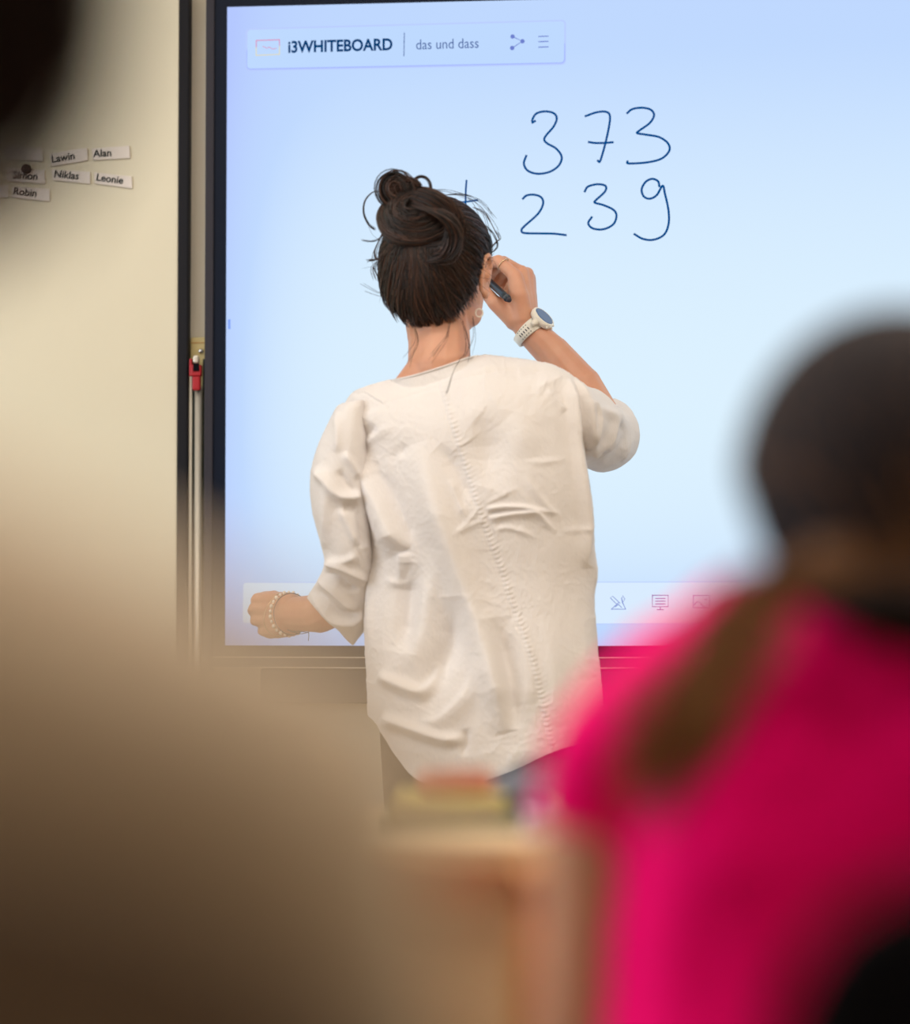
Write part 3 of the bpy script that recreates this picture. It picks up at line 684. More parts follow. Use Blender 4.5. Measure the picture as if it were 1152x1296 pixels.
# --- shirt: back and front panels
TOP = [(432, 520), (447, 497), (480, 484), (520, 475), (560, 463), (605, 449), (650, 453), (700, 462), (730, 482), (742, 520)]
BOT = [(466, 905), (480, 920), (502, 958), (532, 988), (585, 994), (640, 978), (690, 955), (722, 944), (752, 938), (765, 936)]
LEF = [(432, 520), (446, 560), (456, 600), (463, 650), (465, 700), (461, 790), (463, 850), (466, 905)]
RIG = [(742, 520), (741, 560), (745, 600), (750, 640), (753, 690), (757, 724), (752, 756), (755, 800), (761, 860), (765, 936)]
def samp(pts, key, q):
    """sample a curve as a function of normalised x or y"""
    pts = spl2(pts, 10); a = np.array(pts); k = a[:, key]; k = (k-k[0])/(k[-1]-k[0]); k = np.maximum.accumulate(k+np.arange(len(k))*1e-9)
    return np.stack([np.interp(q, k, a[:, 0]), np.interp(q, k, a[:, 1])], -1)
ns, ntt = 300, 400
ss = 0.5-0.5*np.cos(np.linspace(0, math.pi, ns)); ss = 0.55*ss+0.45*np.linspace(0, 1, ns); tt = np.linspace(0, 1, ntt)
cT, cB, cL, cR = samp(TOP, 0, ss), samp(BOT, 0, ss), samp(LEF, 1, tt), samp(RIG, 1, tt)
S, T_ = np.meshgrid(ss, tt)
S3, T3 = S[..., None], T_[..., None]
XY = (1-T3)*cT[None]+T3*cB[None]+(1-S3)*cL[:, None]+S3*cR[:, None]-((1-S3)*(1-T3)*cT[0]+S3*(1-T3)*cT[-1]+(1-S3)*T3*cB[0]+S3*T3*cB[-1])
neckm = np.clip(1-((S-0.37)/0.17)**4, 0, 1)**0.5
t0 = 0.15
roll = np.sqrt(np.clip(1-(1-np.clip(T_/t0, 0, 1))**2, 0, 1)); roll = np.maximum(roll, neckm*0.62)
side = np.clip(1-np.abs(2*S-1)**2.3, 0, 1)**(1/2.0)
_c = smooth_path([(0, 0.085, 0), (0.15, 0.103, 0), (0.32, 0.112, 0), (0.55, 0.098, 0), (0.8, 0.118, 0), (1, 0.125, 0)], 30)
Tb = np.interp(T_, [q.x for q in _c], [q.y for q in _c])
def panel(sign):
    D = Tb*side*roll*(1.0 if sign < 0 else 0.95)
    Yg = YC+0.01+sign*D
    v = (648-XY[..., 1])/F; x = (XY[..., 0]-576)/F
    t = YC/(ct-v*st); tt2 = Yg/(ct-v*st) if sign < 0 else t*1.0+(Yg-YC)/ct
    if sign > 0: tt2 = t*(1+0.55*(Yg-YC)/YC)      # the front keeps inside the back's outline
    return np.stack([x*tt2, Yg, CZ+(st+v*ct)*tt2], -1)
Gb, Gf = panel(-1), panel(1)
meb = grid_mesh('shirt', Gb); nb = len(meb.vertices)
bm = bmesh.new(); bm.from_mesh(meb); mef = grid_mesh('f', Gf[::2, ::2]); bm.from_mesh(mef)
bmesh.ops.remove_doubles(bm, verts=bm.verts, dist=0.0006)
bmesh.ops.recalc_face_normals(bm, faces=bm.faces); me = bpy.data.meshes.new('shirt'); bm.to_mesh(me); bm.free()
co = np.array([me.vertices[i].co[:] for i in range(0)])
# make sure normals look outward (the back panel faces the camera)
s_ = sum(p.normal.y for p in me.polygons if p.center.y < YC-0.05)
if s_ > 0: me.flip_normals()
def z6(l): return [(380+x*0.44, 430+y*0.44) for x, y in l]          # zoom of the whole shirt
def zL(l): return [(380+x/5.4, 480+y/5.4) for x, y in l]            # zoom of the left shoulder
def zR(l): return [(540+x/4.43, 440+y/4.43) for x, y in l]          # zoom of the right back
def zB(l): return [(450+x/3.6, 700+y/3.6) for x, y in l]            # zoom of the hem
SEAM = [(560, 487), (569, 520), (580, 556), (590, 590), (600, 622), (611, 655), (622, 687), (635, 720), (648, 760), (662, 800), (675, 840), (685, 880), (694, 920), (700, 945)]
TF = [  # polyline, height, width on the left of travel, width on the right, end tapers
 # strong drape from the left shoulder down to the pointed end
 (zL([(270, 230), (340, 400), (430, 560), (500, 690), (570, 830), (640, 990), (730, 1165)]), 0.022, 7, 24, (0.15, 0.12)),
 (zL([(500, 640), (600, 800), (680, 960), (760, 1150)]), -0.006, 14, 10, (0.3, 0.2)),
 (zL([(700, 1180), (690, 1290)])+[(505, 745)], 0.006, 10, 6, (0.1, 0.5)),
 # left side edge fold
 ([(462, 600), (466, 680), (468, 760), (470, 850)], 0.007, 5, 8, (0.2, 0.3)),
 (zL([(340, 320), (400, 280), (480, 250), (600, 210)]), 0.004, 6, 12, (0.1, 0.4)),
 (zL([(350, 340), (430, 390), (520, 310)]), -0.004, 7, 7, (0.2, 0.2)),
 (zL([(430, 430), (520, 390), (640, 300)]), 0.004, 8, 8, (0.2, 0.4)),
 (zL([(600, 560), (680, 500), (720, 440)]), -0.003, 7, 7, (0.3, 0.3)),
 # broad centre-left drape
 (z6([(330, 300), (400, 510), (460, 680), (520, 860), (560, 1000), (600, 1130)]), 0.019, 18, 20, (0.25, 0.15)),
 (z6([(390, 600), (365, 760), (330, 900), (260, 960)]), 0.006, 12, 14, (0.3, 0.3)),
 (z6([(310, 640), (305, 800), (290, 900)]), -0.013, 16, 14, (0.3, 0.3)),
 (z6([(440, 740), (440, 850), (400, 960), (350, 1060)]), -0.014, 14, 18, (0.3, 0.3)),
 (z6([(560, 800), (600, 960), (620, 1120)]), -0.011, 12, 12, (0.3, 0.2)),
 (z6([(620, 800), (660, 950), (640, 1100)]), 0.004, 12, 12, (0.3, 0.3)),
 # bright hooked crease at the lower left and the swag beneath it
 (zB([(110, 545), (190, 590), (290, 632), (350, 590), (390, 500)]), 0.014, 7, 11, (0.15, 0.5)),
 (zB([(120, 580), (200, 650), (300, 660)]), -0.005, 8, 8, (0.3, 0.3)),
 (zB([(290, 770), (380, 760), (460, 690), (520, 600), (560, 480)]), 0.006, 7, 14, (0.15, 0.5)),
 (zB([(120, 740), (260, 800), (400, 850), (500, 850)]), 0.013, 7, 15, (0.15, 0.2)),
 (zB([(130, 790), (280, 850), (420, 885), (500, 870)]), -0.007, 9, 9, (0.2, 0.2)),
 (zB([(505, 800), (508, 860), (490, 930)]), -0.004, 4, 5, (0.2, 0.4)),
 # between the shoulder blades
 (zR([(60, 560), (140, 640), (200, 760), (240, 900)]), -0.008, 12, 12, (0.3, 0.3)),
 (zR([(260, 420), (330, 480), (350, 640), (320, 780)]), -0.010, 26, 26, (0.4, 0.4)),
 (zR([(470, 380), (540, 480), (570, 620)]), 0.004, 18, 22, (0.4, 0.4)),
 # creases crossing to the right of the seam
 (zR([(330, 905), (430, 893), (560, 897), (640, 915), (740, 925)]), 0.0045, 3.2, 4.5, (0.1, 0.4)),
 (zR([(345, 960), (450, 935), (560, 925), (620, 930), (680, 990), (730, 1035)]), 0.0045, 3.2, 5, (0.1, 0.3)),
 (zR([(345, 932), (450, 914), (560, 910)]), -0.0028, 3, 3, (0.1, 0.3)),
 (zR([(370, 1030), (450, 1010), (560, 1040), (630, 1080)]), 0.0022, 3.5, 4, (0.2, 0.4)),
 (zR([(320, 880), (400, 840), (520, 780)]), 0.0020, 4, 4, (0.2, 0.4)),
 (zR([(550, 720), (620, 820), (690, 900), (760, 960)]), 0.0022, 4, 5, (0.3, 0.3)),
 (zR([(540, 640), (680, 640), (780, 620)]), 0.0015, 4, 4, (0.3, 0.3)),
 (zR([(670, 240), (720, 300), (775, 360)]), 0.0032, 4, 5, (0.2, 0.2)),
 (zR([(600, 240), (680, 200), (760, 170)]), 0.0030, 7, 8, (0.3, 0.2)),
 (zR([(440, 100), (520, 150), (640, 130), (700, 110)]), -0.0030, 9, 9, (0.3, 0.3)),
 (zR([(100, 170), (260, 130), (420, 90)]), 0.0018, 5, 5, (0.2, 0.2)),
 (zR([(130, 740), (180, 860), (230, 975)]), 0.0030, 4, 4, (0.3, 0.3)),
 (zR([(160, 1030), (230, 980), (300, 890)]), 0.0020, 4, 4, (0.3, 0.2)),
 # armpit fold running down the right side
 (zR([(790, 180), (810, 330), (830, 460), (850, 620), (870, 800), (890, 1000), (900, 1240)]), 0.012, 9, 7, (0.1, 0.2)),
 (zR([(850, 470), (880, 600), (910, 760), (930, 950)]), -0.007, 7, 6, (0.2, 0.3)),
 (zR([(740, 1030), (900, 1020), (930, 1010)]), 0.0012, 4, 4, (0.3, 0.3)),
 ([(690, 780), (700, 850), (705, 920)], 0.004, 14, 14, (0.4, 0.2)),
 ([(735, 780), (742, 860), (745, 920)], 0.003, 12, 10, (0.4, 0.2)),
 # small gathers on the left of the seam
 (z6([(440, 560), (500, 530), (530, 515)]), 0.002, 4, 4, (0.3, 0.1)),
 (z6([(420, 400), (470, 440), (490, 480)]), 0.002, 5, 5, (0.3, 0.2)),
 (z6([(240, 690), (300, 700), (330, 640)]), 0.0025, 5, 7, (0.2, 0.4)),
]
facing_line = [(486, 511), (520, 500), (560, 487), (600, 476), (650, 468), (705, 470)]
def torso_extra(px, py):
    d, sd, al = polydist(px, py, spl2(SEAM, 4))
    h = 0.0010*np.exp(-(d/3.0)**2)*(1+0.55*np.sin(al*2*math.pi*80))+0.00028*np.exp(-(np.abs(sd)/8)**2)*np.sin(al*2*math.pi*80+np.abs(sd)*0.25)
    h -= 0.0008*np.exp(-((sd-5.0)/1.6)**2)
    d2, s2, a2 = polydist(px, py, spl2(facing_line, 5)); h -= 0.0012*np.exp(-(d2/1.6)**2)
    d3, s3, a3 = polydist(px, py, [(445, 497), (462, 497), (484, 510)]); h += 0.0022*np.exp(-(d3/5)**2)*(s3 < 0)
    return h
displace(me, TF, 1.0, 0.0015, 2.0, torso_extra, 1.25)
shirt = world_child(link('shirt', me, M['shirt']), wo)
# neckline binding
bm = bmesh.new()
nl = spl2([(447, 497), (480, 484), (520, 475), (560, 463), (605, 449)], 8)
idx = [int(np.argmin(np.abs(cT[:, 0]-x))) for x, _ in nl]
tube(bm, [tuple(Gb[1, i]) for i in idx], 0.0014, 8); world_child(obj('collar_edge', bm, M['shirt'], None, True), wo).parent = shirt

# --- sleeves
def loft(name, rows, dep, nseg=150, nrow=220, top_close=False):
    """rows of (left point, right point, depth of axis, front-to-back half thickness)"""
    R_ = len(rows); A = np.array([[*r[0], *r[1], r[2], r[3]] for r in rows], float)
    u = np.linspace(0, R_-1, nrow); B = np.empty((nrow, 6))
    for k in range(6):
        c = smooth_path([(i*1.0, A[i, k], 0) for i in range(R_)], 24); cx = np.array([q.x for q in c]); cy = np.array([q.y for q in c])
        B[:, k] = np.interp(u, cx, cy)
    G = np.empty((nrow, nseg, 3)); an = np.linspace(0, 2*math.pi, nseg, endpoint=False)
    for i in range(nrow):
        lx, ly, rx, ry, Y, th = B[i]
        for j, a in enumerate(an):
            c = math.cos(a); s = math.sin(a); c = math.copysign(abs(c)**0.85, c); s = math.copysign(abs(s)**0.85, s)
            G[i, j] = P((lx+rx)/2+c*(rx-lx)/2, (ly+ry)/2+c*(ry-ly)/2, Y+dep*s*th)
    me = grid_mesh(name, G, True)
    s_ = sum(p.normal.y for p in me.polygons if p.center.y < A[:, 4].mean()-0.02)
    if s_ > 0: me.flip_normals()
    return me, G
Ls = [((433, 512), (462, 506), 4.300, 0.035), ((424, 520), (462, 520), 4.300, 0.050), ((404, 560), (466, 550), 4.295, 0.058), ((393, 600), (470, 598), 4.295, 0.060), ((395, 645), (473, 642), 4.295, 0.060),
      ((407, 690), (473, 686), 4.300, 0.060), ((411, 712), (474, 716), 4.310, 0.060), ((404, 733), (472, 750), 4.330, 0.060), ((396, 746), (468, 786), 4.350, 0.062), ((390, 757), (447, 817), 4.375, 0.064)]
me, Gs = loft('sleeve', Ls, 1.0)
SF = [
 (zL([(95, 610), (170, 690), (250, 790), (330, 815), (425, 800)]), 0.010, 8, 6, (0.15, 0.1)),
 (zL([(180, 720), (175, 850), (170, 1000), (165, 1160)]), 0.005, 7, 5, (0.2, 0.1)),
 (zL([(300, 860), (400, 880)]), -0.005, 7, 7, (0.2, 0.2)),
 (zL([(245, 220), (250, 340), (245, 500)]), 0.004, 6, 5, (0.2, 0.2)),
 (zL([(300, 500), (350, 580), (410, 680)]), 0.006, 5, 5, (0.2, 0.2)),
 (zL([(260, 620), (330, 720), (400, 780)]), -0.005, 5, 6, (0.2, 0.2)),
 (zL([(270, 880), (330, 1000), (390, 1140)]), 0.005, 6, 5, (0.2, 0.2)),
 (zL([(400, 860), (420, 1000), (430, 1150)]), -0.005, 5, 6, (0.2, 0.2)),
 (zL([(165, 1225), (290, 1240), (400, 1200)]), 0.005, 5, 6, (0.1, 0.2)),
 ([(411, 712), (430, 716), (452, 728), (466, 736)], 0.008, 5, 6, (0.1, 0.2)),
 ([(408, 724), (425, 730), (440, 742), (456, 748)], -0.006, 4, 5, (0.1, 0.2)),
 ([(403, 732), (420, 745), (440, 765), (455, 772)], 0.008, 5, 6, (0.1, 0.2)),
 ([(399, 744), (414, 762), (430, 776), (446, 778), (458, 770)], -0.006, 5, 5, (0.1, 0.2)),
 ([(397, 750), (408, 768), (424, 786), (446, 789), (462, 776)], 0.006, 4, 6, (0.1, 0.1)),
]
displace(me, SF, 0.9, 0.003, 11.0, None, 1.25)
# thin hem roll
sl = world_child(link('sleeve', me, M['shirt']), wo); sl.parent = shirt
md = sl.modifiers.new('s', 'SOLIDIFY'); md.thickness = 0.0018; md.offset = -1

def ring_centers(me, n):
    c = np.array([v.co[:] for v in me.vertices]).reshape(-1, n, 3).mean(1)
    return [Vector(q) for q in (c[:-1]+c[1:])/2]
def ring_tube(name, path, rads, dep=1.0, nseg=120, nrow=180):
    pts = smooth_path(path, 30); cr = np.interp(np.linspace(0, len(path)-1, len(pts)), range(len(path)), rads)
    idx = np.linspace(0, len(pts)-1, nrow).astype(int); G = np.empty((nrow, nseg, 3)); up = None
    for i, q in enumerate(idx):
        t = (pts[min(q+2, len(pts)-1)]-pts[max(q-2, 0)]).normalized()
        if up is None: up = Vector((0, 0, 1))
        a = (up-t*up.dot(t)).normalized(); up = a; b = t.cross(a)
        for j in range(nseg):
            an = 2*math.pi*j/nseg; G[i, j] = pts[q]+(a*math.cos(an)+b*math.sin(an))*cr[q]
    me = grid_mesh(name, G, True); return me
path = [P(690, 520, 4.295), P(712, 530, 4.335), P(735, 540, 4.42), P(757, 553, 4.50), P(768, 552, 4.54), P(764, 533, 4.562), P(755, 517, 4.562)]
me = ring_tube('sleeve', path, [0.045, 0.060, 0.060, 0.052, 0.050, 0.044, 0.035])
_rc = ring_centers(me, 120)
n_ = sum(p.normal.dot(p.center-_rc[p.index//120]) for p in me.polygons)
if n_ < 0: me.flip_normals()
RF = [
 (zR([(790, 180), (860, 260), (900, 380), (900, 560)]), 0.007, 6, 6, (0.1, 0.2)),
 (zR([(905, 290), (950, 380), (930, 500), (915, 610)]), 0.006, 6, 6, (0.1, 0.1)),
 (zR([(900, 620), (960, 560), (1020, 500), (1040, 400), (960, 320)]), 0.007, 5, 7, (0.1, 0.2)),
 (zR([(970, 660), (1010, 560), (1080, 480)]), 0.005, 5, 6, (0.1, 0.3)),
 (zR([(900, 660), (960, 620), (1000, 560)]), -0.006, 5, 6, (0.1, 0.2)),
 (zR([(1090, 640), (1120, 540), (1090, 420), (1010, 340)]), 0.005, 6, 8, (0.1, 0.2)),
 (zR([(1060, 420), (1110, 480), (1100, 560)]), -0.005, 5, 5, (0.2, 0.3)),
]
displace(me, RF, 1.0, 0.006, 21.0, None, 2.3)
sr = world_child(link('sleeve', me, M['shirt']), wo); sr.parent = shirt
md = sr.modifiers.new('s', 'SOLIDIFY'); md.thickness = 0.0018; md.offset = -1

# --- trousers and shoes
bm = bmesh.new()
ell(bm, P(612, 868, 4.312), (0.163, 0.100, 0.115))
for sx, xk in ((-1, 555), (1, 668)):
    hip = P(xk+5*sx, 890, 4.31); kn = Vector((hip.x, 4.33, 0.46)); an = Vector((hip.x+0.01*sx, 4.29, 0.10))
    chain(bm, [hip, kn, an], [0.088, 0.064, 0.052])
me = remesh(bm, 0.006, 4, 'trousers'); world_child(link('trousers', me, M['trousers']), wo)
for sx, xk in ((-1, 555), (1, 668)):
    hip = P(xk+5*sx, 880, 4.31); bm = bmesh.new(); a = Vector((hip.x+0.01*sx, 4.28, 0.045))
    chain(bm, [a, a+Vector((0.01*sx, 0.09, -0.002)), a+Vector((0.015*sx, 0.175, -0.012))], [0.042, 0.041, 0.031])
    for v in bm.verts: v.co.z = max(v.co.z, 0.002)
    me = remesh(bm, 0.005, 3, 'shoe'); world_child(link('shoe', me, M['shoe']), wo)

# --- hair
capo = hd.cap('hair', M['haircap'], wo, 0.002)
bun_c = P(530, 279, 4.262); bun_dir = (hd.R.transposed() @ (bun_c-hd.c)).normalized()
lines = []; rr = []
def slerp(a, b, t):
    a = a.normalized(); b = b.normalized(); o = math.acos(max(-1, min(1, a.dot(b))))
    if o < 1e-4: return a
    return (a*math.sin((1-t)*o)+b*math.sin(t*o))/math.sin(o)
R = random.Random(3)
for i in range(3400):
    az = R.uniform(-math.pi, math.pi) if R.random() < 0.45 else R.gauss(0.1, 0.75)
    if abs(az) > math.pi: continue
    e0 = hd.line(az); f = R.random()**1.3*0.55
    el = e0+math.radians(R.gauss(-1, 3.6))+(math.radians(60)-e0)*f*0.8
    d0 = hd.dir(az, el); d1 = (bun_dir+Vector((R.gauss(0, .10), R.gauss(0, .10), R.gauss(0, .10)-0.12))).normalized()
    k = 16; ln = []; lift = R.uniform(0.003, 0.0075); ph = R.uniform(0, 6.28); wv = R.uniform(0.0, 0.03)
    lock = math.sin(az*23+el*3)*0.0016
    ax = d0.cross(d1).normalized()
    for j in range(k):
        t = j/(k-1); d = slerp(d0, d1, t); d = d+ax*wv*math.sin(t*3.1+ph)*math.sin(math.pi*t)+ax*0.05*math.sin(math.pi*t)*(1 if az > 0 else -1)
        g = lift*min(1, t*5+0.15)+lock+0.004*t
        ln.append(hd.on(d, g))
    lines.append(ln); rr.append(R.uniform(0.0005, 0.0011))
st_ = world_child(strands('hair_strands', lines, rr, M['hair']), wo); st_.parent = capo
# bun: coils around an axis that points back and up from the crown
bax = (bun_c-hd(0, 0, 0.02)).normalized(); bax = Vector((-0.10, -0.93, 0.36)).normalized()
e1 = bax.cross(Vector((0, 0, 1))).normalized(); e2 = e1.cross(bax).normalized()
if e2.z < 0: e2 = -e2
bm = bmesh.new(); RB = Matrix((e1, e2, bax)).transposed()
ell(bm, bun_c, (0.052, 0.040, 0.040), RB, 36, 24)
bun = world_child(obj('hair_bun', bm, M['haircap'], None, True), wo)
lines = []; rr = []
for i in range(1500):
    th0 = R.uniform(0, 6.28); span = R.uniform(1.2, 3.0); la = math.asin(R.uniform(-0.45, 0.97)); dr = R.uniform(-0.35, 0.35)
    k = 18; ln = []; g = R.uniform(0.001, 0.006)
    for j in range(k):
        t = j/(k-1); a = th0+span*t; l2 = la+dr*math.sin((t-0.5)*2)*0.5; l2 = min(l2, 1.5)
        bulge = 1+0.05*math.sin(3*l2*3+a)*0.8
        q = bun_c+e1*math.cos(a)*math.cos(l2)*(0.0560+g)*bulge+e2*math.sin(a)*math.cos(l2)*(0.0430+g)*bulge+bax*math.sin(l2)*(0.044+g)*bulge
        ln.append(q)
    lines.append(ln); rr.append(R.uniform(0.0005, 0.0011))
# thick coil across the right of the bun
for i in range(420):
    r0 = R.gauss(0, 0.006); r1 = R.gauss(0, 0.006); ln = []
    base = [P(530, 252, 4.222), P(552, 260, 4.210), P(570, 274, 4.213), P(577, 295, 4.222), P(566, 318, 4.232), P(540, 322, 4.245)]
    for q in smooth_path(base, 3): ln.append(q+Vector((r0*1.1, abs(r1)*-0.6, r1)))
    lines.append(ln); rr.append(R.uniform(0.0005, 0.0010))
# the little knob and loops standing on top
def loops(center, rx, rz_, tilt, count, a0, a1, spread, thick):
    for i in range(count):
        ln = []; s1 = R.gauss(0, spread); s2 = R.gauss(0, spread); s3 = R.gauss(0, spread)
        for j in range(18):
            a = a0+(a1-a0)*j/17; x = math.cos(a)*(rx+s1); z = math.sin(a)*(rz_+s1)
            ln.append(center+Vector((x*math.cos(tilt)-z*math.sin(tilt)+s2*0.5, s3, x*math.sin(tilt)+z*math.cos(tilt))))
        lines.append(ln); rr.append(thick*R.uniform(0.7, 1.2))
loops(P(501, 241, 4.245), 0.0120, 0.0150, 0.4, 330, -0.6, 4.6, 0.0050, 0.0009)
loops(P(513, 243, 4.24), 0.022, 0.018, 0.1, 110, 0.3, 3.0, 0.0025, 0.0009)
loops(P(532, 240, 4.25), 0.0155, 0.020, -0.25, 12, -0.5, 3.6, 0.0012, 0.0008)
world_child(strands('bun_strands', lines, rr, M['hair']), wo).parent = bun
# loose wisps
lines = []; rr = []
def wisp(pts, n=1, jit=1.5, r=0.0006):
    for i in range(n):
        jx, jy = R.gauss(0, jit), R.gauss(0, jit)
        q = [P(x+jx*k/len(pts)+R.gauss(0, jit*0.2), y+jy*k/len(pts), Y) for k, (x, y, Y) in enumerate(pts)]
        lines.append([tuple(v) for v in smooth_path(q, 6)]); rr.append(r*R.uniform(0.7, 1.2))
wisp([(485, 243, 4.28), (472, 243, 4.28), (462, 254, 4.28), (460, 270, 4.28), (466, 284, 4.28), (474, 291, 4.28)], 5, 1.2, 0.00075)
wisp([(488, 285, 4.30), (482, 300, 4.29), (472, 306, 4.29), (457, 305, 4.29)], 2)
wisp([(490, 280, 4.30), (482, 300, 4.29), (474, 318, 4.29), (476, 330, 4.29)], 6, 3)
wisp([(490, 290, 4.30), (486, 315, 4.29), (478, 328, 4.29), (465, 331, 4.29)], 6, 3)
wisp([(488, 300, 4.30), (484, 325, 4.29), (476, 340, 4.29), (481, 356, 4.29)], 7, 4)
wisp([(487, 360, 4.30), (483, 372, 4.29), (470, 368, 4.29), (458, 362, 4.29)], 3, 4, 0.0004)
wisp([(489, 372, 4.30), (494, 388, 4.29), (506, 398, 4.28), (513, 407, 4.28)], 10, 3)
wisp([(618, 318, 4.33), (628, 306, 4.33), (632, 300, 4.33), (628, 290, 4.33)], 4, 3, 0.0005)
wisp([(616, 325, 4.33), (630, 312, 4.33), (626, 296, 4.33), (616, 284, 4.33)], 4, 4, 0.0005)
wisp([(600, 262, 4.33), (614, 270, 4.33), (624, 285, 4.33), (630, 300, 4.33)], 6, 6, 0.00035)
wisp([(560, 247, 4.32), (585, 246, 4.32), (606, 256, 4.33), (620, 275, 4.33)], 8, 7, 0.0003)
wisp([(545, 240, 4.32), (570, 241, 4.32), (600, 250, 4.33)], 5, 6, 0.0003)
wisp([(585, 405, 4.29), (590, 420, 4.28), (594, 440, 4.275), (588, 455, 4.265)], 5, 5, 0.00032)
wisp([(570, 405, 4.28), (566, 425, 4.27), (556, 440, 4.262), (548, 452, 4.256)], 4, 5, 0.00032)
wisp([(520, 400, 4.29), (528, 430, 4.27), (521, 448, 4.262), (514, 462, 4.26)], 4, 5, 0.0003)
wisp([(598, 400, 4.29), (600, 425, 4.28), (594, 445, 4.27)], 3, 4, 0.0003)
wisp([(584, 452, 4.255), (574, 470, 4.235), (567, 492, 4.205), (564, 498, 4.198)], 2, 1, 0.0004)
for i in range(46):
    az = R.uniform(0.2, 1.6)*R.choice((-1, 1, 1)); el = R.uniform(-0.5, 0.9); d = hd.dir(az, el); a = hd.on(d, 0.004)
    q = [a, a+Vector((R.gauss(0, .006), R.gauss(0, .004), R.gauss(0, .006)))+(a-hd.c).normalized()*0.008, a+Vector((R.gauss(0, .012), R.gauss(0, .006), R.gauss(-.004, .012)))+(a-hd.c).normalized()*0.016]
    lines.append([tuple(v) for v in smooth_path(q, 5)]); rr.append(0.00022)
lo = world_child(strands('loose_hair', lines, rr, M['hair']), wo); lo.parent = capo; lo['kind'] = 'stuff'

# --- earring
bm = bmesh.new(); ec = P(606.5, 396, 4.318)
ring = [ec+Vector((math.cos(a)*0.0055, 0.001*math.sin(a), math.sin(a)*0.0062)) for a in [k*2*math.pi/20 for k in range(21)]]
tube(bm, ring, 0.0013, 8, cap=False); er = world_child(obj('earring', bm, M['pearl'], None, True), wo); er['label'] = 'small pale hoop earring'

# --- watch on the right wrist
fd = (wrR-P(700, 447, 4.565)).normalized(); wc = P(671, 420, 4.573)
nn = Vector((0.76, -0.48, 0.44)); nn = (nn-fd*nn.dot(fd)).normalized(); sd_ = fd.cross(nn).normalized()
wt = Vector()
bm = bmesh.new(); nseg = 64; ring = []
def wp(a, off, u): 
    rx, ry = 0.0285+off, 0.0255+off
    return wc+nn*math.cos(a)*ry+sd_*math.sin(a)*rx+fd*u
for j in range(nseg):
    a = 2*math.pi*j/nseg; hw = 0.0095+0.002*math.cos(a); ring.append([bm.verts.new(wp(a, o_, u)) for o_, u in ((0, -hw), (0.0028, -hw+0.001), (0.0028, hw-0.001), (0, hw))])
for j in range(nseg):
    a, b = ring[j], ring[(j+1) % nseg]
    for k in range(4): bm.faces.new((a[k], a[(k+1) % 4], b[(k+1) % 4], b[k]))
watch = world_child(obj('watch_band', bm, M['watchwhite'], None, True), wo); watch['label'] = 'cream perforated watch band'
bm = bmesh.new()
sgn = 1 if (sd_.y < 0) else -1          # side of the band that faces the camera
for col in range(5):
    a = sgn*(math.radians(62)+col*math.radians(9.5))
    for u, ln, wdt in ((-0.0066, 0.0009, 0.0009), (0, 0.0028, 0.0010), (0.0066, 0.0009, 0.0009)):
        c = wp(a, 0.0029, u); tn = (wp(a+0.02, 0.0029, u)-c).normalized(); no_ = fd.cross(tn).normalized()
        Rm = Matrix((tn, fd, no_)).transposed(); ell(bm, c, (wdt, ln, 0.0004), Rm, 8, 6)
world_child(obj('band_hole', bm, M['dark'], None, True), wo).parent = watch
bm = bmesh.new()
def disc(bm, c, ax, prof, n=40):
    ax = ax.normalized(); a = ax.orthogonal().normalized(); b = ax.cross(a); rs = []
    for r, h in prof: rs.append([bm.verts.new(c+ax*h+(a*math.cos(2*math.pi*k/n)+b*math.sin(2*math.pi*k/n))*r) for k in range(n)])
    for i in range(len(rs)-1):
        for k in range(n): bm.faces.new((rs[i][k], rs[i][(k+1) % n], rs[i+1][(k+1) % n], rs[i+1][k]))
    bm.faces.new(rs[0][::-1]); bm.faces.new(rs[-1])
case_c = wc+nn*0.0255
disc(bm, case_c, nn, [(0.017, 0.0), (0.0205, 0.001), (0.0215, 0.006), (0.0205, 0.0105), (0.0178, 0.0115), (0.0175, 0.0106)])
for s5 in (-1, 1):
    capsule(bm, case_c+sd_*s5*0.013+nn*0.004, case_c+sd_*s5*0.024-nn*0.001, 0.007, 0.005)
for s5 in (-0.6, 0, 0.6): capsule(bm, case_c+(fd*0.021*math.cos(s5)+sd_*0.021*math.sin(s5))*-1+nn*0.006, case_c+(fd*0.0228*math.cos(s5)+sd_*0.0228*math.sin(s5))*-1+nn*0.006, 0.0016, 0.0016, 8)
cs = world_child(obj('watch_case', bm, M['watchwhite'], None, True), wo)
bm = bmesh.new(); disc(bm, case_c, nn, [(0.0176, 0.0098), (0.0176, 0.0112), (0.0150, 0.0116)]); g_ = world_child(obj('watch_face', bm, M['watchglass'], None, False), wo); g_.parent = cs; g_['label'] = 'round dark blue watch face'

# --- ring on a right finger
c0 = P(637, 334, 4.577); ax = (P(631, 330, 4.580)-P(652, 349, 4.570)).normalized(); a_ = ax.orthogonal().normalized(); b_ = ax.cross(a_)
bm = bmesh.new(); tube(bm, [c0+(a_*math.cos(t)+b_*math.sin(t))*0.0112 for t in [k*2*math.pi/24 for k in range(25)]], 0.0008, 8, cap=False)
world_child(obj('finger_ring', bm, M['gold'], None, True), wo)

